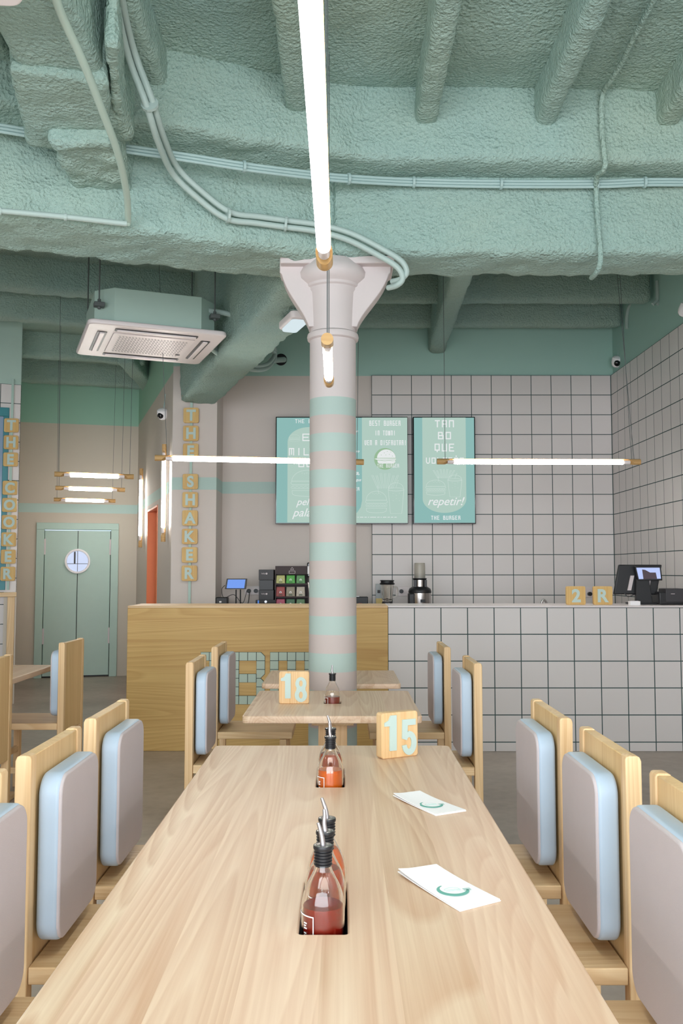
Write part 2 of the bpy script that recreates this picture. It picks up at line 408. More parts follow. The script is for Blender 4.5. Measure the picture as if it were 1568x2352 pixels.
wall('wall_storefront', (-6.0, -3.0), (3.0, -3.0), 0, 4.1, -0.14, m_wall, holes=((1.7, 8.4, 0.5, 3.0),))

def foam_mods(o, vox=0.03, a=0.03, b=0.015, sa=0.22, sb=0.06):
    r = o.modifiers.new('remesh', 'REMESH'); r.mode = 'VOXEL'; r.voxel_size = vox; r.use_smooth_shade = True
    s = o.modifiers.new('smooth', 'SMOOTH'); s.factor = 0.5; s.iterations = 2
    for nm, sc, st in (('lump', sa, a), ('grain', sb, b)):
        t = bpy.data.textures.get('%s_%g' % (nm, sc)) or bpy.data.textures.new('%s_%g' % (nm, sc), 'CLOUDS')
        t.noise_scale = sc; t.noise_depth = 2
        d = o.modifiers.new(nm, 'DISPLACE'); d.texture = t; d.texture_coords = 'GLOBAL'; d.strength = st; d.mid_level = 0.5
    return o
def foam_box(name, p0, p1, w, z0, z1, vox=0.03, **k):
    """sprayed beam from p0 to p1 (xy), width w centred on that line"""
    p0 = Vector(p0[:2]); p1 = Vector(p1[:2]); d = (p1 - p0).normalized(); n = Vector((-d.y, d.x)) * w / 2
    q = [p0 - n, p1 - n, p1 + n, p0 + n]
    mb = MB().add([(v.x, v.y, z) for z in (z0, z1) for v in q], [(3, 2, 1, 0), (4, 5, 6, 7), (0, 1, 5, 4), (1, 2, 6, 5), (2, 3, 7, 6), (3, 0, 4, 7)])
    return foam_mods(mb.build(name, m_foam), vox, **k)

struct(foam_mods(MB().box(-6.1, 2.74, -3.05, 4.6, 3.70, 3.86).build('ceiling', m_foam), 0.045, a=0.05, b=0.02, sa=0.5))
struct(foam_mods(MB().box(-6.1, 2.74, 4.4, 12.3, 3.97, 4.12).build('ceiling_rear', m_foam), 0.06, a=0.03, b=0.01))
# cross beam: straight on the right of the column, turned by 19 degrees on its left
struct(foam_box('trim_beam_right', (-0.05, 4.635), (XR + 0.03, 4.655), 0.37, 2.95, 4.05, 0.028, a=0.035, b=0.022))
LBD = Vector((math.cos(math.radians(19)), math.sin(math.radians(19))))
jl = Vector((0.12, 4.79))
struct(foam_box('trim_beam_left', jl - LBD * 6.4, jl, 0.48, 2.945, 4.05, 0.028, a=0.05, b=0.03))
struct(foam_box('trim_ledge_right', (0.0, 4.44), (XR + 0.03, 4.48), 0.38, 3.345, 4.02, 0.03, a=0.03, b=0.014))
jl2 = Vector((0.14, 4.52))
struct(foam_box('trim_ledge_left', jl2 - LBD * 6.3, jl2, 0.50, 3.345, 4.02, 0.03, a=0.05, b=0.02))
# joists over the dining tables
for i, x in enumerate((-2.07, -1.45, -0.845, -0.215, 0.415, 1.0, 1.60, 2.2)):
    foam_box('ceiling_joist', (x, -2.9), (x, 4.35 if x > -0.3 else 4.2), 0.105, 3.525, 3.80, 0.022, a=0.012, b=0.014, sa=0.12, sb=0.05)
    o = bpy.context.scene.collection.objects[-1]
    tag(o, ['joist of sprayed mint foam hidden left of the big box beam', 'mint foam joist left of the box beam, at the far upper left',
            'mint foam joist between the twin conduits and the long lamp', 'mint foam joist just left of the long ceiling lamp',
            'mint foam joist, first one right of the long lamp', 'mint foam joist, second one right of the long lamp',
            'mint foam joist ending right of the thin sprayed conduit', 'mint foam joist beyond the top right corner of the picture'][i],
        'ceiling joist', 'joists above the dining tables', 'structure')
# box beam coming from the left foreground with a lower lump at its end
BX = Vector((0.0, 1.0)); b0 = Vector((-1.06, 3.86))
tag(foam_box('trim_box_beam', b0 - BX * 5.0, b0, 0.31, 3.225, 3.85, 0.03, a=0.02, b=0.02), kind='structure')
tag(foam_box('trim_box_drop', (-1.06, 3.25), (-1.20, 3.86), 0.36, 3.19, 3.5, 0.02, a=0.02, b=0.016, sa=0.1), kind='structure')
tag(foam_box('trim_box_haunch', (-1.10, 3.65), (-1.13, 4.22), 0.26, 3.13, 3.4, 0.02, a=0.05, b=0.03, sa=0.1), kind='structure')
tag(foam_box('trim_box_fin', (-0.82, 3.08), (-0.955, 3.74), 0.045, 3.22, 3.6, 0.018, a=0.03, b=0.01, sa=0.1), kind='structure')
# long beam running back from the column to the pier
DB = (Vector((-1.36, 8.45)) - Vector((-0.06, 4.75))).normalized()
struct(foam_box('trim_beam_back', (-0.06, 4.7), (-1.375, 8.52), 0.34, 2.94, 4.05, 0.03, a=0.03, b=0.018))
# rear purlins, right bay
for i, (y, lo) in enumerate(((6.05, 3.69), (6.9, 3.69), (7.74, 3.685), (8.58, 3.70))):
    o = foam_box('ceiling_joist', (-1.2, y), (XR, y), 0.13, lo, 4.05, 0.035, a=0.02, b=0.012)
    tag(o, ['foam purlin right behind the cross beam, hidden by it', 'mint foam purlin glimpsed just under the cross beam at right', 'upper of the two long mint purlins above the counter on the right', 'lower of the two long mint purlins above the counter, nearest the tiled wall'][i], 'ceiling joist', 'purlins of the rear ceiling, right bay', 'structure')
o = foam_box('ceiling_joist', (0.86, 4.7), (0.955, 8.93), 0.17, 3.53, 4.02, 0.028, a=0.02, b=0.014)
tag(o, 'sloping mint foam joist running back above the right hand menu screen', 'ceiling joist', kind='structure')
# rear purlins, left bay (turned)
PD = Vector((math.cos(math.radians(18)), math.sin(math.radians(18))))
txt = ['topmost of the turned mint purlins behind the cross beam at far left', 'turned mint purlin second from the cross beam at left', 'turned mint purlin third from the cross beam, passing behind the air conditioner', 'turned mint purlin near the kitchen wall at left', 'turned mint purlin right above the far mint doors']
for i, (px, py, ex) in enumerate(((0, 664, 3.0), (0, 734, 2.9), (0, 816, 2.6), (100, 880, 1.8), (100, 900, 1.6))):
    c = atZ(px, py, 3.70)
    o = foam_box('ceiling_joist', Vector((c.x, c.y)) - PD * (2.5 if i < 3 else 0.35), Vector((c.x, c.y)) + PD * (ex if i > 2 else [1.95, 1.78, 1.55][i]), 0.17, 3.70, 4.05, 0.035, a=0.03, b=0.018)
    tag(o, txt[i], 'ceiling joist', 'turned purlins of the rear ceiling, left bay', 'structure')
a_ = atZ(287, 835, 3.62); b_ = atZ(345, 900, 3.62)
tag(foam_box('ceiling_joist', a_, b_, 0.19, 3.62, 4.0, 0.03, a=0.02, b=0.012), 'short stub of mint foam joist left of the grey pier', 'ceiling joist', kind='structure')

# swing doors in the far left wall
dr = empty('door_1', (0, 0, 0)); dr['kind'] = 'structure'
nrm = Vector((BD.y, -BD.x)); ang = math.atan2(BD.y, BD.x)
o3 = Vector((bl.x, bl.y)) + BD * u0d; dr.location = (o3.x, o3.y, 0); dr.rotation_euler = (0, 0, ang)
wD = u1d - u0d
fr = MB().box(-0.02, 0.075, -0.03, 0.10, 0, 1.87).box(wD - 0.075, wD + 0.02, -0.03, 0.10, 0, 1.87).box(-0.02, wD + 0.02, -0.03, 0.10, 1.87, 1.955).build('door_frame', m_mint, dr, bevel=0.004)
mid = wD / 2
for k, (a, b) in enumerate(((0.082, mid - 0.004), (mid + 0.004, wD - 0.082))):
    lf = MB().box(a, b, 0.0, 0.045, 0.02, 1.855).build('door_leaf', m_mint, dr, bevel=0.002)
    hx = a + 0.0 if k == 0 else b - 0.0
    for z in (1.55, 0.42):
        MB().box(hx - 0.012, hx + 0.012, -0.014, 0.002, z, z + 0.2).build('hinge', m_grille, lf, bevel=0.002)
pt = atY(174, 1289, 11.42); zc = pt.z
MB().mesh(slab([circle(0.158), circle(0.132)], 0.03, 0.006), up(mid, -0.002, zc)).build('porthole_ring', m_whitep, dr, smooth=True)
ph = MB().mesh(slab([circle(0.134)], 0.012), up(mid, 0.0, zc)).build('porthole_glass', plain('porthole_glass', rgb(150, 170, 225), 0.12, spec=0.8), dr)
MB().box(mid - 0.128, mid + 0.128, -0.016, -0.012, zc - 0.035, zc - 0.029).box(mid - 0.003, mid + 0.003, -0.016, -0.012, zc - 0.13, zc + 0.13).box(mid - 0.045, mid - 0.025, -0.014, -0.012, zc - 0.03, zc + 0.12).build('porthole_bars', m_dgrey, ph)
MB().box(0.05, wD - 0.05, 0.07, 0.09, 0.0, 1.86).build('door_backing', m_black, dr)

# orange doorway in the side wall
dd = empty('door_2', (PL.x, PL.y, 0), math.atan2(SD.y, SD.x)); dd['kind'] = 'structure'
# local x along the wall, local -y into the wall thickness
MB().box(1.11, 2.05, -0.14, -0.12, 0, 2.03).box(1.09, 1.112, -0.14, 0.004, 0, 2.05).box(2.048, 2.07, -0.14, 0.004, 0, 2.05).box(1.09, 2.07, -0.14, 0.004, 2.028, 2.05).build('door_frame', m_orange, dd)
MB().box(1.13, 2.03, -0.119, -0.085, 0.01, 2.015).build('door_leaf', m_orange, dd, bevel=0.002)
MB().box(1.25, 1.40, -0.084, -0.07, 1.42, 1.62).build('door_plate', m_grille, dd)
# window of the kitchen front
wn = empty('window_1', (k0.x, k0.y, 0), math.radians(20)); wn['kind'] = 'structure'
fm = MB().box(1.5, 2.79, -0.02, 0.12, 1.15, 1.25).box(1.5, 2.79, -0.02, 0.12, 2.93, 3.02).box(1.5, 1.58, -0.02, 0.12, 1.25, 2.93).box(2.735, 2.79, -0.02, 0.12, 1.25, 2.93)
fm.build('window_frame', m_teal, wn, bevel=0.003)
MB().box(1.58, 2.735, 0.04, 0.05, 1.25, 2.93).build('window_pane', plain('bluish_window_glass', rgb(170, 190, 215), 0.1, spec=0.9), wn)
MB().box(0.2, 2.9, -0.03, 0.10, 1.08, 1.125).build('window_sill', m_pine_x, wn, bevel=0.004)
MB().box(2.815, 2.885, -0.02, 0.06, 0, 1.08).build('window_post', m_pine_z, wn, bevel=0.004)
struct(MB().box(XR - 0.01, XR + 0.03, 4.9, 8.9, 0, 0.0).build('baseboard_right', m_tile)) if False else None

# storefront glazing behind the camera
sw = empty('window_2', (0, -3.0, 0)); sw['kind'] = 'structure'
mb = MB()
for x in (-4.3, -2.05, 0.18, 2.34): mb.box(x, x + 0.06, -0.1, -0.02, 0.5, 3.0)
mb.box(-4.3, 2.4, -0.1, -0.02, 0.5, 0.56).box(-4.3, 2.4, -0.1, -0.02, 2.94, 3.0)
mb.build('window_frame', m_dgrey, sw)

# ------------------------------------------------------------------ column
CX, CY = -0.045, 4.62
col = empty('trim_column', (CX, CY, 0)); tag(col, 'round cast column with mint and pink painted rings and a flared capital', 'column', kind='structure')
R0 = 0.121
MB().lathe([(0.145, 0), (0.145, 0.04), (R0 + 0.006, 0.06), (R0 + 0.003, 0.4), (R0, 1.4), (R0 - 0.001, 2.54)], 64).build('shaft', m_col, col, smooth=True)
MB().lathe([(R0, 2.535), (0.132, 2.542), (0.135, 2.556), (0.132, 2.57), (R0 - 0.004, 2.58)], 64).build('necking_ring', m_col_top, col, smooth=True)
MB().lathe([(R0 - 0.004, 2.575), (R0 + 0.0, 2.70), (R0 + 0.004, 2.78), (R0 + 0.012, 2.795), (R0 + 0.012, 2.805), (R0 + 0.022, 2.812), (R0 + 0.024, 2.825), (R0 + 0.035, 2.835),
            (R0 + 0.055, 2.855), (R0 + 0.06, 2.885), (R0 + 0.045, 2.915), (0.14, 2.95)], 64).build('capital', m_col_top, col, smooth=True)
def bracket(sx):
    W_ = 0.30 if sx > 0 else 0.275
    pr = [(0.09, 2.60), (0.125, 2.60)] + [(0.125 + (W_ - 0.135) * (math.sin(t * PI / 2) ** 1.7 * 0.55 + 0.45 * t), 2.60 + 0.275 * t) for t in [k / 14 for k in range(1, 15)]] + [(W_, 2.885), (W_, 2.96), (0.09, 2.96)]
    me = slab([[(x * sx, z) for x, z in pr]], 0.13, 0.006)
    return MB().mesh(me, Matrix.Translation((0, 0.065, 0)) @ FRONT)
for sx in (1, -1): bracket(sx).build('bracket', m_col_top, col, smooth=True)
MB().box(-0.27, 0.315, -0.12, 0.16, 2.915, 2.955).build('abacus', m_col_top, col, bevel=0.006)

# ------------------------------------------------------------------ furniture
def plate_with_holes(x0, x1, y0, y1, th, holes, r=0.02):
    out = [rrect(x1 - x0, y1 - y0, r, (x0 + x1) / 2, (y0 + y1) / 2)]
    for a, b, c, d in holes: out.append(rrect(b - a, d - c, 0.006, (a + b) / 2, (c + d) / 2, 3))
    return slab(out, th, 0.004, 2)
def table(name, x0, x1, y0, y1, slots, label, peds, th=0.032, z=0.75, group=None):
    cx = (x0 + x1) / 2; t = empty(name, (cx, (y0 + y1) / 2, 0), 0, label, 'table', group)
    cy = (y0 + y1) / 2
    me = plate_with_holes(x0 - cx, x1 - cx, y0 - cy, y1 - cy, th, [(a - cx, b - cx, c - cy, d - cy) for a, b, c, d in slots])
    MB().mesh(me, Matrix.Translation((0, 0, z - th))).build('tabletop', m_pine_y, t, smooth=True)
    for a, b, c, d in slots:
        a -= cx; b -= cx; c -= cy; d -= cy; w = 0.003; zb = z - 0.072
        MB().box(a, b, c, d, zb - w, zb).box(a - w, a, c - w, d + w, zb - w, z - 0.004).box(b, b + w, c - w, d + w, zb - w, z - 0.004).box(a - w, b + w, c - w, c, zb - w, z - 0.004).box(a - w, b + w, d, d + w, zb - w, z - 0.004).build('bottle_well', m_slot, t)
    for py in peds:
        py -= cy
        pd = MB().box(-0.0625, 0.0625, py - 0.045, py + 0.045, 0.03, z - th - 0.04).build('pedestal', m_pine_z, t, bevel=0.003)
        MB().box(-0.09, 0.09, py - 0.09, py + 0.09, z - th - 0.04, z - th).build('pedestal_head', m_pine_yy, pd, bevel=0.003)
        MB().box(-0.28, 0.28, py - 0.15, py + 0.15, 0, 0.03).build('pedestal_foot', m_pine_x, pd, bevel=0.004)
    return t
table('dining_table', -0.427, 0.364, 0.9, 3.091, [(-0.070, 0.010, 1.504, 1.752), (-0.070, 0.008, 2.50, 2.745)], 'long pine table in the foreground with two bottle wells and napkins', [1.45, 2.35])
table('dining_table', -0.406, 0.330, 3.705, 4.49, [(-0.078, -0.002, 4.052, 4.135)], 'pine table in front of the striped column, carrying the number 18', [3.98], 0.03)
table('dining_table', -0.42, 0.312, 4.76, 5.40, [], 'pine table just behind the striped column, its ends showing on both sides', [5.15], 0.027)
table('dining_table', -2.62, -1.81, 4.0, 5.717, [], 'pine table at the left edge, between the mint doors and the foreground chairs', [4.5, 5.3], 0.032)

def make_chair():
    c = empty('dining_chair'); tag(c, 'x', 'chair', 'pine chairs with padded backs')
    for s in (-1, 1):
        me = slab([[(-0.037, 0), (0, 0), (0, 0.912), (-0.003, 0.918), (-0.008, 0.92), (-0.027, 0.92), (-0.033, 0.917), (-0.037, 0.908)]], 0.038, 0.003)
        y = s * 0.181
        MB().mesh(me, Matrix.Translation((0, y + 0.019, 0)) @ FRONT).build('back_post', m_pine_z, c, smooth=True)
        MB().box(0.345, 0.383, y - 0.019, y + 0.019, 0, 0.41).build('leg', m_pine_z, c, bevel=0.003)
    MB().box(-0.034, -0.004, -0.1615, 0.1615, 0.395, 0.916).build('backrest', m_pine_zz, c, bevel=0.002)
    MB().box(0.001, 0.415, -0.195, 0.195, 0.412, 0.45).build('seat', m_pine_x, c, bevel=0.003)
    for s in (-1, 1):
        MB().box(0.001, 0.344, s * 0.181 - 0.012, s * 0.181 + 0.012, 0.16, 0.195).build('side_rail', m_pine_x, c, bevel=0.002)
    MB().box(0.352, 0.376, -0.161, 0.161, 0.22, 0.255).build('front_rail', m_pine_yy, c, bevel=0.002)
    # pad: pale blue sides, grey fabric face
    Mx = Matrix(((0, 0, 1, 0), (1, 0, 0, 0), (0, 1, 0, 0), (0, 0, 0, 1)))
    pad = slab([rrect(0.325, 0.385, 0.05, 0, 0.675, 8)], 0.050, 0.010, 4)
    p = MB().mesh(pad, Matrix.Translation((0.004, 0, 0)) @ Mx).build('cushion', m_vinyl, c, smooth=True); p['label'] = 'pale blue vinyl sides'
    face = slab([rrect(0.318, 0.378, 0.047, 0, 0.675, 8)], 0.012, 0.0055, 4)
    q = MB().mesh(face, Matrix.Translation((0.0465, 0, 0)) @ Mx).build('cushion_cover', m_fabric, p, smooth=True); q['label'] = 'mauve grey fabric face'
    MB().box(0.0535, 0.0545, -0.002, 0.002, 0.49, 0.4902).build('seam', m_vinyl, q) if False else None
    return c
chair0 = make_chair(); first = [True]
def chair(x, y, rz, label):
    c = chair0 if first[0] else copy_tree(chair0)
    first[0] = False
    c.location = (x, y, 0); c.rotation_euler = (0, 0, rz); c['label'] = label
    return c
LB = 'pine chair with blue-edged grey back pad, '
chair(-0.700, 2.797, 0, LB + 'left of the foreground table, farthest of its row')
chair(-0.706, 2.275, 0, LB + 'left of the foreground table, middle of its row')
chair(-0.712, 1.75, 0, LB + 'left of foreground table, nearest, cropped')
chair(0.625, 2.803, PI, LB + 'right of the foreground table, farthest of its row')
chair(0.645, 2.272, PI, LB + 'right of the foreground table, middle of its row')
chair(0.652, 1.735, PI, LB + 'right of foreground table, nearest, cropped')
chair(-0.684, 4.385, 0, LB + 'left side of the table numbered 18')
chair(-0.688, 5.235, 0, LB + 'left side of the table behind the column')
chair(0.606, 4.34, PI, LB + 'right side of the table numbered 18')
chair(0.570, 5.225, PI, LB + 'right side of the table behind the column')
chair(-1.665, 5.52, PI, 'pine chair seen from behind, in front of the mint double doors')
chair(-1.705, 4.40, PI, 'pine chair seen from behind, only its edge showing at the left frame side')

# number blocks
def ell(cx, cy, rx, ry, a0, a1, n=20): return [(cx + rx * math.cos(math.radians(a0 + (a1 - a0) * k / n)), cy + ry * math.sin(math.radians(a0 + (a1 - a0) * k / n))) for k in range(n + 1)]
DIG = {'1': [[(0.0, 0.70), (0.0, 0.80), (0.13, 0.86), (0.20, 1.0), (0.40, 1.0), (0.40, 0.0), (0.17, 0.0), (0.17, 0.70)]],
       '5': [[(0.03, 1.0), (0.48, 1.0), (0.48, 0.83), (0.21, 0.83), (0.20, 0.62)] + ell(0.26, 0.32, 0.245, 0.34, 100, -170, 30) + ell(0.25, 0.32, 0.085, 0.17, -165, 150, 20) + [(0.02, 0.46)]],
       '8': [ell(0.25, 0.735, 0.225, 0.265, -38, 218, 26) + ell(0.25, 0.28, 0.25, 0.28, 139, 401, 26), ell(0.25, 0.745, 0.072, 0.125, 0, 360, 24)[:-1], ell(0.25, 0.28, 0.078, 0.14, 0, 360, 24)[:-1]]}
def digit(ch, h): return slab([[((x - 0.24) * h, (y - 0.5) * h) for x, y in lp] for lp in DIG[ch]], 0.004)
def number_block(name, loc, rz, txt, label, w=0.135, h=0.143, th=0.036, size=0.142, sx=0.78):
    t = empty(name, loc, rz, label, 'table number')
    MB().mesh(slab([rrect(w, h, 0.010)], th, 0.004), Matrix.Translation((0, 0, h / 2)) @ FRONT @ Matrix.Translation((0, 0, -th))).build('block', m_block, t, smooth=True)
    xs = [-0.032, 0.030]; dz = [0.008, -0.008]
    for i, ch in enumerate(txt):
        me = digit(ch, 0.110)
        MB().mesh(me, up(xs[i], 0.0, h / 2 + dz[i])).build('digit', m_letter, t)
    return t
number_block('table_number', (0.186, 2.890, 0.75), math.atan2(0.060, 0.117), '15', 'pine block with pale aqua number 15 on the foreground table')
number_block('table_number', (-0.212, 4.045, 0.75), 0, '18', 'pine block with pale aqua number 18 on the middle table')

# napkins
def napkin(q, label):
    t = empty('napkin', (0, 0, 0.7505), 0, label, 'napkin', 'folded napkins on the foreground table')
    q = [Vector(v) for v in q]; c = sum(q, Vector((0, 0))) / 4
    t.location = (c.x, c.y, 0.7505)
    A, B, Cc, D = [v - c for v in q]      # A near-left .. B far-left .. C far-right .. D near-right
    mb = MB(); n = 8
    for lay, (z0, s) in enumerate(((0.0, 1.0), (0.0022, 0.985))):
        vs = []; 
        for j in range(n + 1):
            for i in range(n + 1):
                u = i / n; v = j / n; p = (A * (1 - u) + D * u) * (1 - v) + (B * (1 - u) + Cc * u) * v
                lift = 0.0035 * (1 - u) ** 3 * (1 + lay) + 0.003 * max(0, 0.3 - v) * 3 * (1 - u)
                vs.append((p.x * s, p.y * s, z0 + lift))
        m = len(vs); vs2 = [(x, y, z + 0.0016) for x, y, z in vs]
        fs = []
        for j in range(n):
            for i in range(n):
                a = j * (n + 1) + i; fs += [(a, a + n + 1, a + n + 2, a + 1), (m + a, m + a + 1, m + a + n + 2, m + a + n + 1)]
        per = [i for i in range(n + 1)] + [(j + 1) * (n + 1) - 1 for j in range(1, n + 1)] + [n * (n + 1) + i for i in range(n - 1, -1, -1)] + [j * (n + 1) for j in range(n - 1, 0, -1)]
        fs += [(per[k], per[(k + 1) % len(per)], m + per[(k + 1) % len(per)], m + per[k]) for k in range(len(per))]
        mb.add(vs + vs2, fs)
    mb.build('paper', m_whitep, t)
    ux = (D - A).normalized(); lc = A + (D - A) * 0.60 + (B - A) * 0.48; ang = math.atan2(-ux.y, -ux.x) + PI
    cr = [];
    for k in range(25): a = math.radians(120 + 230 * k / 24); cr.append((0.030 * math.cos(a), 0.030 * math.sin(a)))
    for k in range(24, -1, -1): a = math.radians(125 + 220 * k / 24); cr.append((0.0022 + 0.0245 * math.cos(a), 0.005 + 0.0245 * math.sin(a)))
    M = Matrix.Translation((lc.x, lc.y, 0.0047)) @ Matrix.Rotation(0.25, 4, 'Z')
    lg = MB().mesh(slab([cr], 0.0004), M).build('printed_crescent', m_logo, t)
    mb = MB()
    for k, (r_, yy) in enumerate(((0.015, 0.006), (0.016, 0.002), (0.014, -0.003))):
        mb.tube([(x_, yy + (0.007 if k == 0 else 0.001) * (1 - (x_ / r_) ** 2), 0) for x_ in [r_ * (i / 6 - 1) for i in range(13)]], 0.0004, 4)
    for k in range(3): mb.box(0.020, 0.034, -0.006 + k * 0.004, -0.004 + k * 0.004, 0, 0.0004)
    o = mb.build('printed_burger', m_logo2, t); o.matrix_local = M
    return t
napkin([(0.109, 1.785), (0.188, 1.821), (0.285, 1.648), (0.205, 1.598)], 'folded white paper napkin with teal print, the one nearer the camera')
napkin([(0.134, 2.380), (0.207, 2.417), (0.307, 2.251), (0.227, 2.208)], 'folded white paper napkin with teal print, nearer the number 15 block')

# sauce bottles
def sauce(name, rough=0.25): return name
liq = {'red': plain('dark_red_sauce', rgb(140, 24, 12), 0.2), 'rust': plain('rust_sauce', rgb(178, 66, 16), 0.2), 'orange': plain('orange_sauce', rgb(226, 104, 8), 0.2)}
BP = [(0.0, 0.0), (0.030, 0.0), (0.0345, 0.004), (0.036, 0.012), (0.0365, 0.06), (0.0365, 0.100), (0.0358, 0.111), (0.0336, 0.122), (0.0300, 0.133), (0.0252, 0.143), (0.0202, 0.152), (0.0162, 0.160), (0.0138, 0.168), (0.0130, 0.176), (0.0130, 0.188)]
def rad(z):
    for (r0, z0), (r1, z1) in zip(BP, BP[1:]):
        if z0 <= z <= z1 and z1 > z0: return r0 + (r1 - r0) * (z - z0) / (z1 - z0)
    return 0.0
def bottle(x, y, kind, level, spin, label, lean=0.10, z=0.678):
    t = empty('sauce_bottle', (x, y, z), spin, label, 'sauce bottle', 'glass sauce bottles with pourers')
    inner = [(max(r - 0.0022, 0.001), zz + (0.003 if zz == 0 else 0)) for r, zz in BP[1:]][::-1]
    MB().lathe(BP + inner + [(0.0, 0.003)], 40).build('glass_body', m_glass, t, smooth=True)
    lp = [(0.0, 0.0045)] + [(rad(zz) - 0.0028, zz) for zz in [0.0045, 0.012, 0.03, 0.06, 0.085, 0.10, 0.108, 0.114, 0.12, 0.126, 0.132, 0.138, 0.144, 0.15] if zz < level] + [(rad(level) - 0.0028, level), (0.0, level)]
    MB().lathe(lp, 40).build('sauce', liq[kind], t, smooth=True)
    pr = [(0.0, 0.168), (0.0136, 0.168)]
    for k in range(5):
        zz = 0.170 + k * 0.0050; pr += [(0.0134, zz), (0.0156, zz + 0.0008), (0.0156, zz + 0.0020), (0.0134, zz + 0.0028)]
    pr += [(0.0134, 0.195), (0.0162, 0.196), (0.0168, 0.199), (0.0160, 0.2020), (0.0130, 0.2020), (0.0120, 0.1992), (0.0, 0.1992)]
    # the rubber stopper sits round the glass mouth
    p = MB().lathe(pr, 36).build('stopper', m_black, t, smooth=True)
    MB().lathe([(0.0, 0.1988), (0.0130, 0.1988), (0.0132, 0.2012), (0.0145, 0.2020), (0.0122, 0.2024), (0.0112, 0.1998), (0.0, 0.1996)], 32).build('pourer_disc', m_steel, p, smooth=True)
    MB().tube(spline([(0, 0, 0.199), (-0.002, 0.001, 0.215), (-0.005 * lean * 10, 0.003, 0.228), (-0.008 * lean * 10, 0.004, 0.238)], 6), 0.0050, 14, 0.0028).build('spout', m_steel2, p, smooth=True)
    lb = MB(); r = 0.0370
    def arc(a0, a1, z0, z1): lb.lathe([(r - 0.0003, z0), (r + 0.0003, z0), (r + 0.0003, z1), (r - 0.0003, z1), (r - 0.0003, z0)], 10, None, (math.radians(a0), math.radians(a1)))
    arc(165, 238, 0.094, 0.0958); arc(235.5, 238, 0.03, 0.0958); arc(165, 167.5, 0.03, 0.0958); arc(165, 238, 0.03, 0.0318)
    for z_, a_, b_ in ((0.082, 205, 216), (0.078, 205, 213), (0.074, 205, 216), (0.066, 205, 214), (0.062, 206, 216), (0.058, 205, 212)): arc(a_, b_, z_, z_ + 0.002)
    lb.build('label_print', m_whitep, t)
    return t
bottle(-0.031, 1.5445, 'red', 0.105, 0.15, 'nearest sauce bottle in the front well, half full of dark red sauce')
bottle(-0.029, 1.628, 'rust', 0.138, -0.1, 'middle sauce bottle of the front well, rust red sauce', 0.03)
bottle(-0.027, 1.711, 'orange', 0.148, 0.2, 'rear sauce bottle of the front well, orange sauce', 0.12)
bottle(-0.031, 2.541, 'orange', 0.112, 0.1, 'bright orange sauce bottle at the front of the far well, beside the 15 block', 0.04)
bottle(-0.032, 2.672, 'rust', 0.13, 0.1, 'rust red sauce bottle hidden behind the bright orange one', 0.11)
bottle(-0.041, 4.094, 'red', 0.098, 0.0, 'dark red sauce bottle on the table in front of the column', 0.02)

# ------------------------------------------------------------------ lamps
def tube_lamp(name, p0, p1, open_dir, label, cables, group, r=0.0225, cap=0.115, ctop=3.6):
    """turned wooden rod with a glowing tube set into its open side"""
    p0 = Vector(p0); p1 = Vector(p1); c = (p0 + p1) / 2; L = (p1 - p0).length
    t = empty(name, c, 0, label, 'tube lamp', group)
    X = (p1 - p0).normalized(); Z = (-Vector(open_dir)); Z = (Z - X * Z.dot(X)).normalized(); Y = Z.cross(X)
    M = Matrix(((X.x, Y.x, Z.x), (X.y, Y.y, Z.y), (X.z, Y.z, Z.z))).to_4x4()
    h = L / 2; n = 14
    mb = MB(); vs = []; fs = []
    # half shell (closed side), thick wall
    th_ = [PI * (0.19 + 0.62 * i / n) for i in range(n + 1)]
    ring = [(r * math.cos(a), r * math.sin(a)) for a in th_] + [((r - 0.004) * math.cos(a), (r - 0.004) * math.sin(a)) for a in th_[::-1]]
    k = len(ring)
    for x in (-h + cap * 0.9, h - cap * 0.9): vs += [(x, a, b) for a, b in ring]
    fs = [(i, (i + 1) % k, k + (i + 1) % k, k + i) for i in range(k)] + [tuple(range(k)), tuple(range(k, 2 * k))[::-1]]
    mb.add(vs, fs, M)
    mb.build('rod_channel', m_tubewood, t, smooth=True)
    for s in (-1, 1):
        cb = MB(); ring = [(r * math.cos(2 * PI * i / 28), r * math.sin(2 * PI * i / 28)) for i in range(28)]
        vs = [(s * h, a, b) for a, b in ring] + [(s * (h - cap * (0.72 + 0.28 * (b / r))), a, b) for a, b in ring]
        cb.add(vs, [(i, (i + 1) % 28, 28 + (i + 1) % 28, 28 + i) for i in range(28)] + [tuple(range(28)), tuple(range(28, 56))[::-1]], M)
        cb.build('end_cap', m_tubewood, t, smooth=True)
        a = M @ Vector((s * (h - cap * 0.7), 0, -0.004)); b = M @ Vector((s * (h - cap - 0.022), 0, -0.004))
        MB().cyl(a, b, 0.0155, n=20).build('socket', m_white, t, smooth=True)
    a = M @ Vector((-h + cap + 0.02, 0, -0.004)); b = M @ Vector((h - cap - 0.02, 0, -0.004))
    MB().cyl(a, b, 0.0180, n=24).build('glowing_tube', m_tube, t, smooth=True)
    for dx, tx, ty, tz in cables:
        a = M @ Vector((dx, 0, r * 0.6)); MB().tube([a, Vector((tx, ty, tz)) - c], 0.0021, 6).build('cable', m_cable, t)
    return t
LG = 'wooden tube lamps'
tube_lamp('tube_lamp', (-0.046, 0.72, 2.18), (-0.046, 2.40, 2.18), (0, 0, -1), 'long wooden tube lamp glowing overhead, running from the top edge to the column', [(-0.60, -0.046, 0.96, 3.68), (0.8, -0.040, 2.36, 3.68)], LG)
tube_lamp('tube_lamp', (-0.052, 3.20, 2.18), (-0.056, 3.96, 2.18), (0, 0, -1), 'short wooden tube lamp hanging end-on in front of the column', [(-0.35, -0.052, 3.23, 3.68), (0.35, -0.056, 3.92, 3.68)], LG)
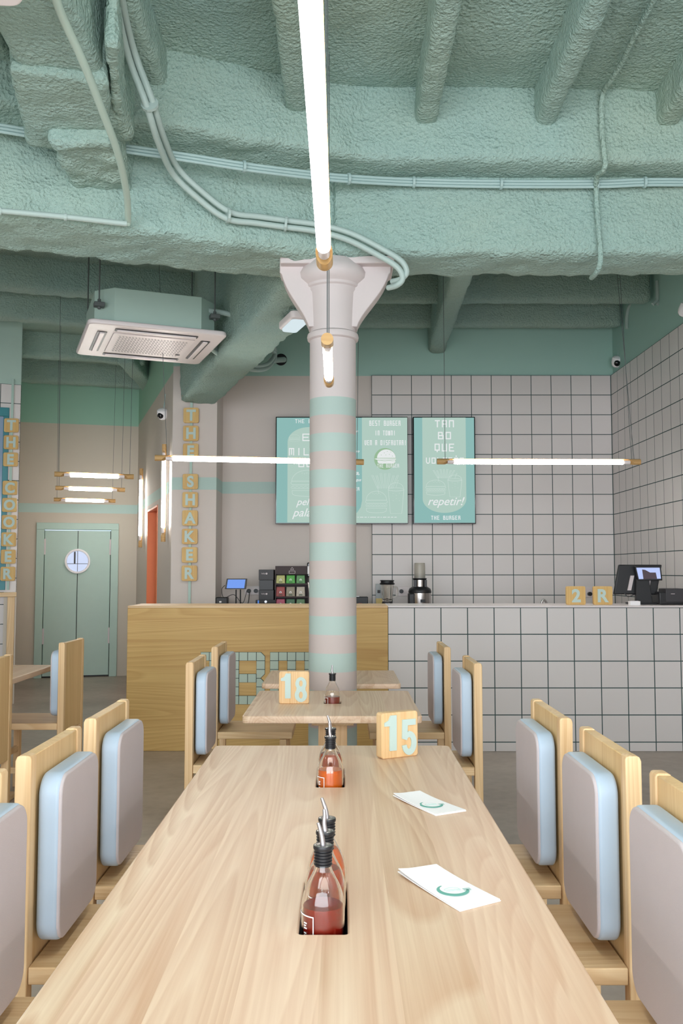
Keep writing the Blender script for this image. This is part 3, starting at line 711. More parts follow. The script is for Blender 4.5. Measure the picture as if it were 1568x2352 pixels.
tube_lamp('tube_lamp', (-1.394, 6.66, 2.185), (0.17, 6.88, 2.18), (0, -0.6, -1), 'long horizontal tube lamp over the wooden counter, left of and behind the column', [(-0.70, -1.40, 6.66, 3.99), (0.74, 0.14, 6.88, 3.99)], LG)
tube_lamp('tube_lamp', (0.732, 6.84, 2.18), (2.30, 6.87, 2.18), (0, -0.6, -1), 'long horizontal tube lamp in front of the tiled wall at right', [(-0.72, 0.79, 6.84, 3.99), (0.74, 2.13, 6.87, 3.99), (0.72, 2.16, 6.87, 3.99)], LG)
for (px, py, L, lb) in ((217, 1092, 0.78, 'upper and nearest of the three stacked tube lamps at left'), (208, 1123, 0.78, 'middle one of the three stacked tube lamps at left'), (195, 1149, 0.78, 'lowest and farthest of the three stacked tube lamps at left')):
    c = atZ(px, py, 2.18); d = Vector((math.cos(math.radians(20)), math.sin(math.radians(20)), 0)) * L / 2
    d = d * ((175 if py == 1092 else 153 if py == 1123 else 135) / F * c.y / (0.99 * L))
    tube_lamp('tube_lamp', c - d, c + d, (0, -0.6, -1), lb, [(-d.length * 0.9, c.x - d.x * 0.95, c.y - d.y * 0.95, 3.99), (d.length * 0.9, c.x + d.x * 0.95, c.y + d.y * 0.95, 3.99)], LG)
nw = Vector((-0.949, -0.314))
for t_, lb in ((0.21, 'vertical tube lamp on the pale wall just left of the pier'), (2.39, 'vertical tube lamp on the side wall beyond the orange doorway')):
    p = PL + SD * t_ + nw * 0.05
    tube_lamp('wall_tube_lamp', (p.x, p.y, 1.625), (p.x, p.y, 2.575), (nw.x - 0.3, nw.y - 0.9, 0), lb, [], 'vertical wall tube lamps', cap=0.12)
# unseen tube lamps added outside the picture to light the room
for x, y0, lb in ((-2.2, 0.7, 'long tube lamp left of the frame over the next table row'), (-2.2, 3.3, 'long tube lamp left of the frame over the second table row'), (1.9, 0.4, 'long tube lamp right of the frame'), (1.9, -1.9, 'long tube lamp behind the camera on the right'), (-0.3, -1.9, 'long tube lamp behind the camera')):
    tube_lamp('tube_lamp', (x, y0, 2.18), (x, y0 + 1.6, 2.18), (0, 0, -1), lb, [(-0.7, x, y0 + 0.1, 3.72), (0.7, x, y0 + 1.5, 3.72)], LG)

# ------------------------------------------------------------------ counter
YC = 6.8
wc = empty('wooden_counter', (-0.63, YC, 0), 0, 'oak-faced service counter with mosaic tile letters', 'counter')
x0, x1 = -1.613 + 0.63, 0.35 + 0.63
MB().box(x0, x1, 0, 0.46, 0, 1.062).build('body', m_oak_x, wc, bevel=0.003)
MB().box(x0 - 0.0, x1, -0.0, 0.47, 1.062, 1.08).build('worktop', m_pine_x, wc, bevel=0.003)
m_mosaic = plain('sage_mosaic_tile', rgb(180, 196, 180), 0.4); m_grout = plain('dark_grout', rgb(40, 56, 54), 0.8)
def mosaic(cells, px, name='mosaic_letter'):
    p = 0.0648; base = atY(px, 1497.5, YC); X0 = base.x + 0.63; Z0 = base.z
    g = MB(); t_ = MB()
    for (cx, cy, cut) in cells:
        X = X0 + cx * p; Z = Z0 - cy * p
        m = 0.0022; s = 0.03
        go = {'': [(0, 0), (p, 0), (p, p), (0, p)], 'tr': [(0, 0), (p, 0), (p, p - s), (p - s, p), (0, p)], 'br': [(0, 0), (p - s, 0), (p, s), (p, p), (0, p)]}[cut]
        g.mesh(slab([go], 0.005), Matrix.Translation((X, 0.001, Z - p)) @ FRONT)
        pts = {'': [(m, m), (p - m, m), (p - m, p - m), (m, p - m)], 'tr': [(m, m), (p - m, m), (p - m, p - m - s), (p - m - s, p - m), (m, p - m)], 'br': [(m, m), (p - m - s, m), (p - m, m + s), (p - m, p - m), (m, p - m)]}[cut]
        t_.mesh(slab([pts], 0.008), Matrix.Translation((X, -0.002, Z - p)) @ FRONT)
    o = g.build(name, m_grout, wc); t_.build('mosaic_tiles', m_mosaic, o)
mosaic([(0, 0, ''), (1, 0, ''), (2, 0, '')] + [(1, k, '') for k in range(1, 6)], 461)
mosaic([(0, k, '') for k in range(6)] + [(1, 0, ''), (2, 0, ''), (3, 0, 'tr'), (3, 1, ''), (3, 2, 'br'), (3, 3, 'tr'), (3, 4, ''), (3, 5, 'br'), (1, 2.5, ''), (2, 2.5, ''), (1, 5, ''), (2, 5, '')], 529.5)
mosaic([(k, 0, '') for k in range(5)] + [(c, k, '') for c in (0, 2, 4) for k in range(1, 6)], 620)
tcn = empty('tiled_counter', (1.53, YC, 0), 0, 'white tiled service counter with dark grout lines', 'counter')
def uvbox(name, x0, x1, y0, y1, z0, z1, mat, parent, u0, v0):
    o = MB().box(x0, x1, y0, y1, z0, z1).build(name, mat, parent); me = o.data; uvl = me.uv_layers.new(name='metres')
    for p in me.polygons:
        for li in p.loop_indices:
            co = me.vertices[me.loops[li].vertex_index].co
            uvl.data[li].uv = ((co.x if abs(p.normal.y) > 0.5 else co.y) + u0, co.z + v0)
    return o
uvbox('body', 0.351 - 1.53, 2.70 - 1.53, 0, 0.46, 0, 1.066, m_tile, tcn, 1.53 - 0.35, -1.066 + 2.0)
MB().box(0.351 - 1.53, 2.70 - 1.53, -0.004, 0.50, 1.0665, 1.08).build('worktop', m_white, tcn, bevel=0.002)
bc = empty('back_counter', (0.75, 8.58, 0), 0, 'low back worktop along the rear wall, hidden by the service counter', 'counter')
MB().box(-1.9, 1.93, -0.29, 0.31, 0, 0.90).build('body', m_white, bc); MB().box(-1.9, 1.93, -0.30, 0.31, 0.901, 0.93).build('worktop', m_steel, bc)
ZB = 0.93; YB = 8.5; ZF = 1.08

# ------------------------------------------------------------------ menu screens
GL = {'A': [[(0, 0), (0, 1), (1, 1), (1, 0)], [(0, .45), (1, .45)]], 'B': [[(0, 0), (0, 1), (.85, 1), (.85, .5)], [(0, .5), (1, .5), (1, 0), (0, 0)]], 'D': [[(0, 0), (0, 1), (1, 1), (1, 0), (0, 0)]],
      'E': [[(1, 1), (0, 1), (0, 0), (1, 0)], [(0, .5), (.8, .5)]], 'F': [[(1, 1), (0, 1), (0, 0)], [(0, .5), (.8, .5)]], 'G': [[(1, 1), (0, 1), (0, 0), (1, 0), (1, .5), (.5, .5)]],
      'H': [[(0, 0), (0, 1)], [(1, 0), (1, 1)], [(0, .5), (1, .5)]], 'I': [[(.5, 0), (.5, 1)]], 'L': [[(0, 1), (0, 0), (1, 0)]], 'M': [[(0, 0), (0, 1), (1, 1), (1, 0)], [(.5, 1), (.5, .1)]],
      'N': [[(0, 0), (0, 1), (1, 1), (1, 0)]], 'O': [[(0, 0), (0, 1), (1, 1), (1, 0), (0, 0)]], 'Q': [[(0, .12), (0, 1), (1, 1), (1, .12), (0, .12)], [(.5, .12), (.5, -.1)]],
      'R': [[(0, 0), (0, 1), (.9, 1), (.9, .5), (0, .5)], [(.65, .5), (1, .35), (1, 0)]], 'S': [[(1, 1), (0, 1), (0, .5), (1, .5), (1, 0), (0, 0)]], 'T': [[(0, 1), (1, 1)], [(.5, 1), (.5, 0)]],
      'U': [[(0, 1), (0, 0), (1, 0), (1, 1)]], 'V': [[(0, 1), (0, .25), (.3, 0), (.7, 0), (1, .25), (1, 1)]], 'W': [[(0, 1), (0, 0), (1, 0), (1, 1)], [(.5, 0), (.5, .9)]], '!': [[(.5, 1), (.5, .3)], [(.5, .1), (.5, 0)]]}
def pixtext(mb, txt, x0, x1, zb, zt, y, wt):
    n = len(txt); adv = (x1 - x0) / (n * 1.0 - 0.28 + 1e-6); w = adv * 0.72; h = zt - zb
    for i, ch in enumerate(txt):
        for st in GL.get(ch, []):
            for (a, b), (c, d) in zip(st, st[1:]):
                X0 = x0 + i * adv + a * (w - wt) + wt / 2; X1 = x0 + i * adv + c * (w - wt) + wt / 2; Z0 = zb + b * (h - wt) + wt / 2; Z1 = zb + d * (h - wt) + wt / 2
                if abs(X0 - X1) < 1e-6 or abs(Z0 - Z1) < 1e-6:
                    mb.box(min(X0, X1) - wt / 2, max(X0, X1) + wt / 2, y - 0.001, y, min(Z0, Z1) - wt / 2, max(Z0, Z1) + wt / 2)
                else:
                    mb.tube([(X0, y - 0.0005, Z0), (X1, y - 0.0005, Z1)], wt / 2, 6)
def line(mb, pts, y, r=0.0019): mb.tube([(a, y, b) for a, b in pts], r, 4)
def arc2(cx, cz, rx, rz, a0, a1, n=16): return [(cx + rx * math.cos(math.radians(a0 + (a1 - a0) * k / n)), cz + rz * math.sin(math.radians(a0 + (a1 - a0) * k / n))) for k in range(n + 1)]
def draw_burger(mb, cx, cz, w, h, y, r=0.0019):
    a = w / 2; line(mb, arc2(cx, cz + h * 0.08, a * 0.94, h * 0.42, 0, 180), y, r); line(mb, [(cx - a * 0.94, cz + h * 0.08), (cx - a, cz), (cx - a * 0.9, cz - h * 0.06), (cx + a * 0.9, cz - h * 0.06), (cx + a, cz), (cx + a * 0.94, cz + h * 0.08), (cx - a * 0.94, cz + h * 0.08)], y, r)
    line(mb, [(cx - a + 2 * a * k / 16, cz - h * 0.14 + (0.02 * h if k % 2 else -0.02 * h)) for k in range(17)], y, r)
    line(mb, [(cx - a * 0.96, cz - h * 0.2), (cx + a * 0.96, cz - h * 0.2)], y, r); line(mb, [(cx - a * 0.92, cz - h * 0.28), (cx + a * 0.92, cz - h * 0.28)], y, r)
    line(mb, [(cx - a * 0.92, cz - h * 0.28)] + arc2(cx, cz - h * 0.40, a * 0.9, h * 0.1, 180, 360) + [(cx + a * 0.92, cz - h * 0.28)], y, r)
    for k in range(6): line(mb, [(cx - a * 0.35 + k * a * 0.14, cz + h * (0.38 - 0.03 * (k % 2))), (cx - a * 0.29 + k * a * 0.14, cz + h * (0.40 - 0.03 * (k % 2)))], y, r)
def draw_cup(mb, cx, cz, w, h, y, r=0.0019):
    a = w / 2; line(mb, [(cx - a, cz + h * 0.22), (cx - a * 0.72, cz - h * 0.5), (cx + a * 0.72, cz - h * 0.5), (cx + a, cz + h * 0.22)], y, r)
    line(mb, arc2(cx, cz + h * 0.22, a, h * 0.05, 0, 360), y, r); line(mb, arc2(cx, cz + h * 0.24, a * 0.95, h * 0.18, 0, 180), y, r)
    line(mb, [(cx, cz + h * 0.28), (cx + a * 0.25, cz + h * 0.5), (cx + a * 0.35, cz + h * 0.46)], y, r)
    for k in range(6): line(mb, [(cx - a * 0.4 + (k % 3) * a * 0.4, cz + h * (0.1 - 0.16 * (k // 3) - 0.06 * (k % 2))), (cx - a * 0.36 + (k % 3) * a * 0.4, cz + h * (0.11 - 0.16 * (k // 3) - 0.06 * (k % 2)))], y, r * 1.5)
def draw_fries(mb, cx, cz, w, h, y, r=0.0019):
    for k in range(7):
        x = cx - w / 2 + w * k / 7; t = 0.5 - 0.05 * abs(k - 3) - 0.06 * (k % 2); tl = (k - 3) * 0.012 * w / 0.1
        line(mb, [(x, cz - h * 0.3), (x + tl, cz + h * t), (x + tl + w * 0.09, cz + h * t), (x + w * 0.09, cz - h * 0.3)], y, r)
    line(mb, [(cx - w * 0.5, cz - h * 0.15), (cx - w * 0.42, cz - h * 0.55)], y, r); line(mb, [(cx - w * 0.5, cz - h * 0.15)] + arc2(cx, cz - h * 0.15, w * 0.5, h * 0.15, 180, 360), y, r)
YS = 8.80
e_bg = emis('screen_teal', rgb(140, 184, 180)); e_lt = emis('screen_pale_teal', rgb(176, 202, 191)); e_wh = emis('screen_white', rgb(228, 232, 232)); e_ln = emis('screen_line', rgb(205, 222, 215)); e_ol = emis('screen_olive', rgb(152, 186, 152))
def screen(pxa, pxb, label, pale):
    a = atY(pxa, 957, YS); b = atY(pxb, 1203, YS); c = ((a.x + b.x) / 2, YS, b.z)
    t = empty('menu_screen', c, 0, label, 'menu screen', 'upright menu screens')
    w = b.x - a.x; h = a.z - b.z
    MB().box(-w / 2, w / 2, 0.006, 0.09, 0, h).build('casing', m_blacks, t, bevel=0.003)
    e = 0.010
    MB().box(-w / 2 + e, w / 2 - e, 0.002, 0.0062, e, h - e).build('display', e_bg, t)
    def X(p): return atY(p, 1080, YS).x - c[0]
    def Z(p): return atY((pxa + pxb) / 2, p, YS).z - c[2]
    MB().mesh(slab([[(X(p), Z(q)) for p, q in pale]], 0.001), Matrix.Translation((0, 0.002, 0)) @ FRONT).build('pale_panel', e_lt, t)
    return t, X, Z
def script(mb, s, px, py, X, Z, width_px, size=0.09, y=0.0):
    me = text_mesh(s, size, 0.001, 0.0005, 0.35); w = max(v.co.x for v in me.vertices) - min(v.co.x for v in me.vertices)
    k = (X(px + width_px / 2) - X(px - width_px / 2)) / w
    mb.mesh(me, up(X(px), y, Z(py)) @ Matrix.Diagonal((k, k, 1, 1)))
def word(t, *a): mb = MB(); pixtext(mb, *a); return mb.build('menu_words', e_wh, t)
def sword(t, *a): mb = MB(); script(mb, *a); return mb.build('menu_words', e_wh, t)
# screen 1
t, X, Z = screen(633, 784, 'upright menu screen left of and behind the column, with an arched pale panel', [(660, 1200)] + [(660 + 49 - 49 * math.cos(math.radians(k * 7.5)), 1015 - 34 * math.sin(math.radians(k * 7.5))) for k in range(25)] + [(758, 1200)])
word(t, 'THE B', X(677), X(714), Z(972), Z(963), 0.0, 0.005); word(t, 'E', X(694), X(711), Z(1013), Z(996), 0.0, 0.010)
word(t, 'MIL', X(663), X(709), Z(1046), Z(1029), 0.0, 0.010); word(t, 'GU', X(685), X(717), Z(1073), Z(1056), 0.0, 0.010)
sword(t, 'pel', 696, 1155, X, Z, 32); sword(t, 'pala', 693, 1180, X, Z, 44)
mb = MB(); draw_burger(mb, X(706), Z(1110), 0.33, 0.26, 0.0); draw_burger(mb, X(676), Z(1006), 0.11, 0.07, 0.0, 0.0007); mb.build('menu_drawing', e_ln, t)
# screen 2
t, X, Z = screen(787, 937, 'upright menu screen right of the column, reading BEST BURGER IN TOWN', [(831, 959), (935.5, 959), (935.5, 1201), (790, 1201), (790, 1186), (806, 1184), (820, 1177), (828, 1165), (831, 1150)])
word(t, 'BEST BURGER', X(848), X(920), Z(978), Z(966), 0.0, 0.0065); word(t, 'IN TOWN!', X(861), X(908), Z(1000), Z(989), 0.0, 0.0065)
word(t, 'VEN A DISFRUTAR!', X(837), X(933), Z(1022.5), Z(1011), 0.0, 0.0065)
word(t, 'THE BURGER', X(866), X(916), Z(1074), Z(1065.5), -0.003, 0.0045); word(t, 'ER', X(815), X(825), Z(1127), Z(1119), 0.0, 0.005)
for s, p, q in (('en', 818, 991), ('yro', 819, 1038), ('ca,', 819, 1088), ('ngus', 821, 1104)): sword(t, s, p, q, X, Z, 4.2 * len(s), 0.03)
sword(t, 'C/ FRANC 8, 08201 - SABADELL · TEL. 930 00 80 00'.replace('C/ FRANC 8, 08201 - SABADELL · TEL. 930 00 80 00', '- - --- -- - ----- -- - --- -- -- --'), 863, 1188, X, Z, 95, 0.02)
mb = MB(); draw_fries(mb, X(885), Z(1108), 0.16, 0.20, 0.0); draw_cup(mb, X(909), Z(1141), 0.155, 0.33, 0.0); draw_burger(mb, X(864), Z(1153), 0.215, 0.215, 0.0); mb.build('menu_drawing', e_ln, t)
lg = MB().mesh(slab([circle(0.108, X(884), Z(1054))], 0.001), Matrix.Translation((0, 0.001, 0)) @ FRONT).build('logo_disc', e_ol, t)
mb = MB(); bx, bz = X(887), Z(1052)
mb.mesh(slab([arc2(bx, bz, 0.092, 0.085, 0, 180)], 0.001), Matrix.Translation((0, -0.001, 0)) @ FRONT)
mb.mesh(slab([[(bx - 0.12, bz - 0.008), (bx - 0.09, bz - 0.004), (bx + 0.095, bz - 0.006), (bx + 0.095, bz - 0.016), (bx - 0.085, bz - 0.020)]], 0.001), Matrix.Translation((0, -0.001, 0)) @ FRONT)
mb.mesh(slab([[(bx - 0.088, bz - 0.024), (bx + 0.090, bz - 0.020), (bx + 0.088, bz - 0.045), (bx + 0.07, bz - 0.055), (bx - 0.07, bz - 0.055), (bx - 0.085, bz - 0.045)]], 0.001), Matrix.Translation((0, -0.001, 0)) @ FRONT)
lb_ = mb.build('logo_burger', e_wh, lg)
mb = MB()
for dx, dz in ((-0.05, 0.03), (-0.02, 0.05), (0.01, 0.065), (0.03, 0.035), (-0.005, 0.03), (0.06, 0.02), (0.045, 0.06)): mb.box(bx + dx - 0.004, bx + dx + 0.004, -0.0035, -0.002, bz + dz - 0.002, bz + dz + 0.002)
line(mb, [(bx - 0.08, bz - 0.018), (bx - 0.02, bz - 0.034), (bx + 0.03, bz - 0.026), (bx + 0.085, bz - 0.038)], -0.0025, 0.0009)
mb.build('logo_seeds', e_ol, lg)
# screen 3
t, X, Z = screen(948, 1093, 'rightmost upright menu screen on the tiled wall, ending in the word repetir', [(970, 959), (1070, 959)] + [(1020 + 50 * math.cos(math.radians(k * 7.5)), 1146 + 32 * math.sin(math.radians(k * 7.5))) for k in range(25)])
word(t, 'TAN', X(999), X(1043), Z(981.5), Z(965), 0.0, 0.011); word(t, 'BO', X(1006), X(1036), Z(1009), Z(992), 0.0, 0.011)
word(t, 'QUE', X(998), X(1043), Z(1037), Z(1019), 0.0, 0.011); word(t, 'VOLDRAS', X(978), X(1065), Z(1065), Z(1051), 0.0, 0.009)
word(t, 'THE BURGER', X(989), X(1056), Z(1194), Z(1184.5), 0.0, 0.006); sword(t, 'repetir!', 1024, 1154, X, Z, 84); MB().box(X(1046), X(1049), -0.001, 0, Z(1049), Z(1046.5)).build('menu_accent', e_wh, t)
mb = MB(); draw_fries(mb, X(1020), Z(1090), 0.13, 0.12, 0.0); draw_cup(mb, X(1044), Z(1114), 0.14, 0.235, 0.0); draw_burger(mb, X(1000), Z(1120), 0.20, 0.15, 0.0); mb.build('menu_drawing', e_ln, t)

# ------------------------------------------------------------------ letter signs
def letter_sign(name, label, words, f, ptop, pbot, size=0.146, rz=0.0):
    """vertical strip with wooden letter plates; f(py) gives the world point of a plate centre"""
    c = f((ptop + pbot) / 2); t = empty(name, c, rz, label, 'sign')
    zt = f(ptop).z - c.z; zb = f(pbot).z - c.z
    MB().box(-0.012, 0.012, 0.004, 0.014, zb, zt).build('hanging_strip', m_mint, t)
    for ch, py in words:
        z = f(py).z - c.z
        p = MB().mesh(slab([rrect(size, size, 0.016)], 0.016, 0.002), up(0, 0.0, z)).build('letter_plate', m_plate, t, smooth=True)
        me = text_mesh(ch, 0.142, 0.008, 0.0052, 0, 0.98)
        MB().mesh(me, up(0.002, -0.015, z)).build('letter', m_letter, p)
    return t
fs_ = lambda py: atY(437, py, 8.47)
q = lambda a, b: 880 + (a + b) / 2 / 4.355
letter_sign('letter_sign', 'vertical sign of wooden letter plates reading THE SHAKER on the grey pier', [('T', q(250, 398)), ('H', q(430, 578)), ('E', q(608, 755)), ('S', q(912, 1060)), ('H', q(1092, 1242)), ('A', q(1275, 1425)), ('K', q(1458, 1610)), ('E', q(1642, 1795)), ('R', q(1825, 1978))], fs_, 905, 1392)
kx = KC - KD * 0.085; kn = Vector((math.sin(math.radians(20)), -math.cos(math.radians(20)))) * 0.05
fk = lambda py: Vector((kx.x + kn.x, kx.y + kn.y, atY(26, py, kx.y + kn.y).z))
q2 = lambda a, b: 920 + (a + b) / 2 / 4.7
letter_sign('letter_sign', 'vertical sign of wooden letter plates reading THE COOKER on the tiled kitchen wall', [('T', q2(192, 347)), ('H', q2(375, 530)), ('E', q2(560, 715)), ('C', q2(868, 1018)), ('O', q2(1050, 1205)), ('O', q2(1235, 1390)), ('K', q2(1420, 1578)), ('E', q2(1608, 1763)), ('R', q2(1793, 1948))], fk, 870, 1355, 0.143, math.radians(6))

# ------------------------------------------------------------------ things on the counters
def bxat(mb, pa, pb, ya, yb, Y, d):
    """box spanning picture rectangle at depth Y..Y+d; returns corner coords"""
    a = atY(pa, ya, Y); b = atY(pb, yb, Y); mb.box(a.x, b.x, Y, Y + d, b.z, a.z); return a, b
def block(px, ch, label):
    a = atY(px, 1391, 6.98); t = empty('letter_block', (a.x, 6.98, ZF), 0, label, 'letter block')
    MB().mesh(slab([rrect(0.148, 0.143, 0.012, 0, 0.0715)], 0.035, 0.003), Matrix.Translation((0, 0.035, 0)) @ FRONT).build('block', m_plate, t, smooth=True)
    MB().mesh(text_mesh(ch, 0.135, 0.006, 0.005), up(0.0, -0.0005, 0.071)).build('letter', m_letter, t)
block(1323, '2', 'small wooden block with an aqua figure 2 on the tiled counter')
block(1385, 'R', 'small wooden block with an aqua letter R on the tiled counter, next to the till')

# till
t = empty('cash_register', (2.30, 7.08, ZF), 0, 'black touch-screen till with a small customer display on the tiled counter', 'cash register')
def quadprism(pts, y, d, mb=None):
    mb = mb or MB(); vs = [(p[0], y, p[1]) for p in pts] + [(p[0], y + d, p[1]) for p in pts]
    n = len(pts); return mb.add(vs, [tuple(range(n)), tuple(range(n, 2 * n))[::-1]] + [(i, (i + 1) % n, n + (i + 1) % n, n + i) for i in range(n)])
def L(px, py, Y=7.08): v = atY(px, py, Y); return (v.x - 2.30, v.z - ZF)
mon = quadprism([L(1421, 1297), L(1520, 1297), L(1508, 1366), L(1409, 1365)], 0, 0.03).build('monitor', m_black, t, bevel=0.008, seg=3)
quadprism([L(1453, 1301), L(1512, 1300), L(1516, 1333), L(1460, 1334)], -0.05, 0.025).build('customer_display', m_black, mon, bevel=0.004)
quadprism([L(1456, 1304), L(1509, 1304), L(1512, 1329), L(1462, 1330)], -0.052, 0.002).build('display_screen', emis('display_glow', rgb(190, 205, 250)), mon)
quadprism([L(1469, 1308), L(1476, 1309), L(1487, 1315), L(1500, 1315), L(1503, 1329), L(1472, 1330)], -0.054, 0.002).build('display_picture', plain('display_picture', rgb(90, 74, 84), 0.5), mon)
quadprism([L(1447, 1322), L(1455, 1322), L(1448, 1356), L(1440, 1356)], -0.012, 0.012).build('hinge_arm', m_grille, mon)
quadprism([L(1486, 1330), L(1493, 1330), L(1490, 1352), L(1484, 1352)], -0.012, 0.012).build('hinge_arm', m_grille, mon)
quadprism([L(1457, 1330), L(1486, 1330), L(1495, 1391), L(1456, 1391)], -0.045, 0.04).build('stand', m_black, t, bevel=0.004)
MB().box(-0.02, 0.16, -0.06, 0.16, 0, 0.012).build('base_plate', m_black, t, bevel=0.003)
MB().tube(spline([(L(1432, 1362)[0], -0.01, L(1432, 1362)[1]), (L(1440, 1370)[0], -0.02, L(1440, 1370)[1]), (L(1456, 1366)[0], -0.02, L(1456, 1366)[1]), (L(1462, 1378)[0], 0.0, L(1462, 1378)[1])]), 0.004, 6).build('cable', m_dgrey, t)
def simple(name, label, cat, px0, px1, py0, Y, d, mat, z, bevel=0.004, group=None):
    a = atY(px0, py0, Y); b = atY(px1, py0, Y); t = empty(name, ((a.x + b.x) / 2, Y, z), 0, label, cat, group); w = b.x - a.x
    return t, w, a.z - z
t, w, h = simple('receipt_printer', 'black receipt printer at the right end of the tiled counter', 'printer', 1513, 1572, 1352, 6.98, 0.2, m_black, ZF)
MB().box(-w / 2, w / 2, 0, 0.18, 0, h * 0.8).build('body', m_black, t, bevel=0.01, seg=3); MB().box(-w / 2 + 0.05, w / 2, -0.004, 0.16, 0.02, h).build('lid', m_dgrey, t, bevel=0.006)
MB().box(-0.01, 0.02, -0.0055, -0.004, h * 0.66, h * 0.69).build('maker_mark', m_grille, t)
t, w, h = simple('card_box', 'small white open box on the counter under the till', 'box', 1447, 1470, 1381, 6.9, 0.06, m_whitep, ZF)
MB().box(-w / 2, w / 2, 0, 0.05, 0, h).build('carton', m_whitep, t); MB().box(-w / 2 + 0.005, w / 2 - 0.01, 0.01, 0.04, h, h + 0.003).build('cards', m_grille, t)
# tap
t = empty('tap', (atY(1248, 1390, 7.9).x, 7.9, ZB), 0, 'chrome tap tip rising behind the tiled counter, left of the figure 2 block', 'tap')
hh = atY(1248, 1378, 7.9).z - ZB
MB().tube(spline([(-0.02, 0.0, 0), (-0.018, 0, hh * 0.8), (0.0, 0, hh), (0.022, 0, hh * 0.88), (0.024, 0, hh * 0.6)]), 0.009, 12).build('spout', m_steel, t, smooth=True)
MB().cyl((-0.02, 0, 0), (-0.02, 0, 0.03), 0.02).build('base', m_steel, t, smooth=True)
tag(MB().box(atY(1200, 1400, 7.9).x, atY(1330, 1400, 7.9).x, 7.7, 8.1, 0.0, ZB).build('sink_unit', m_steel), 'steel sink unit hidden behind the tiled counter, under the tap', 'sink')

# sockets on the wall
def socket(px0, px1, py0, py1, label, plugs, Y=8.9):
    a = atY(px0, py0, Y); b = atY(px1, py1, Y); c = ((a.x + b.x) / 2, Y, (a.z + b.z) / 2)
    t = empty('wall_socket', c, 0, label, 'wall socket'); w = (b.x - a.x) / 2; h = (a.z - b.z) / 2
    MB().box(-w, w, -0.012, 0.0, -h, h).build('face_plate', m_white, t, bevel=0.003)
    for p, q_ in plugs:
        v = atY(p, q_, Y); MB().cyl((v.x - c[0], -0.05, v.z - c[2]), (v.x - c[0], -0.012, v.z - c[2]), 0.02).build('plug', m_black, t, smooth=True)
    return t
t = socket(562, 598, 1346, 1366, 'white wall socket strip with two black plugs, right of the tablet', [(572, 1357), (588, 1357)], 8.93)
v = atY(572, 1360, 8.85); MB().tube(spline([(v.x - t.location.x, -0.05, v.z - t.location.z), (v.x - t.location.x, -0.12, v.z - t.location.z - 0.08), (v.x - t.location.x - 0.01, -0.16, v.z - t.location.z - 0.14)]), 0.004, 6).build('plug_lead', m_black, t)
socket(908, 940, 1347, 1369, 'white wall socket with a black plug between blender and juicer', [(921, 1358)])
socket(1325, 1375, 1348, 1372, 'white wall socket behind the two small letter blocks', [(1352, 1364)])

# tablet on stand
t = empty('tablet_stand', (atY(541, 1390, YB).x, YB, ZB), 0, 'tablet with a lit blue screen on a thin black stand, left of the boxes', 'tablet')
def LB2(px, py): v = atY(px, py, YB); return (v.x - t.location.x, v.z - ZB)
tb = quadprism([LB2(521, 1329), LB2(568, 1329), LB2(565, 1353), LB2(517, 1353)], -0.02, 0.015).build('tablet', m_black, t, bevel=0.003)
quadprism([LB2(524, 1331), LB2(564, 1331), LB2(561, 1351), LB2(521, 1351)], -0.022, 0.002).build('tablet_screen', emis('tablet_glow', rgb(120, 160, 240)), tb)
mb = MB()
for p in (542, 552): a = LB2(p, 1354); mb.cyl((a[0], 0, 0.0), (a[0], 0, a[1]), 0.006, n=8)
mb.box(-0.03, 0.06, -0.05, 0.05, 0, 0.01); mb.build('stand', m_black, t)
a = LB2(517, 1344); MB().tube(spline([(a[0], -0.01, a[1]), (a[0] - 0.03, -0.01, a[1] - 0.04), (a[0] - 0.01, 0, a[1] - 0.12), (a[0] + 0.08, 0.02, a[1] - 0.09), (a[0] + 0.16, 0.04, a[1] - 0.17), (a[0] + 0.2, 0.06, a[1] - 0.05)]), 0.003, 6).build('charging_cable', m_black, t)
t, w, h = simple('card_reader', 'small black card terminal at the left end behind the wooden counter', 'card reader', 495, 522, 1372, YB, 0.1, m_black, ZB)
MB().box(-w / 2, w / 2, 0, 0.12, 0, h).build('body', m_black, t, bevel=0.008, seg=3); MB().box(-0.02, 0.0, -0.002, 0.0, h - 0.05, h - 0.035).build('maker_mark', m_whitep, t)

# stacked cup boxes
pos = [(594, 628, 1308, 1331), (595, 627, 1332, 1354), (594, 628, 1355, 1377), (594, 628, 1378, 1397)]
nm = ['dark grey box with pale print, topmost of the stack beside the tea rack', 'plain black box, second from the top of the stack beside the tea rack', 'dark grey box with pale print, third from the top of the stack', 'dark grey box at the bottom of the stack, behind the dark display']
for k, (a, b, c, d) in enumerate(pos):
    A = atY(a, c, YB); B = atY(b, d, YB); zb_ = ZB if k == 3 else atY(b, pos[k + 1][2], YB).z
    t = empty('carton_box', ((A.x + B.x) / 2, YB, zb_), 0, nm[k], 'box', 'boxes stacked beside the tea rack'); w = (B.x - A.x) / 2
    MB().box(-w, w, 0, 0.2, 0, A.z - zb_ - 0.001).build('carton', m_black if k == 1 else m_dgrey, t, bevel=0.002)  # second one is a black filler, painting the dark of a gap between boxes
    if k in (0, 2):
        MB().mesh(text_mesh('baby', 0.02, 0.001), up(-0.025, -0.0005, (A.z - zb_) * 0.6)).mesh(slab([circle(0.009, 0.004, 0)], 0.001), up(0, -0.0005, (A.z - zb_) * 0.6)).build('print', m_grille, t)
t = empty('dark_display', (atY(610, 1390, 8.36).x, 8.36, ZB), 0, 'dark glossy display with a white dot in front of the box stack', 'display')
A = atY(587, 1378, 8.36); B = atY(633, 1390, 8.36); cx = t.location.x
MB().box(A.x - cx, B.x - cx, 0, 0.03, 0, A.z - ZB).build('panel', m_blacks, t, bevel=0.003)
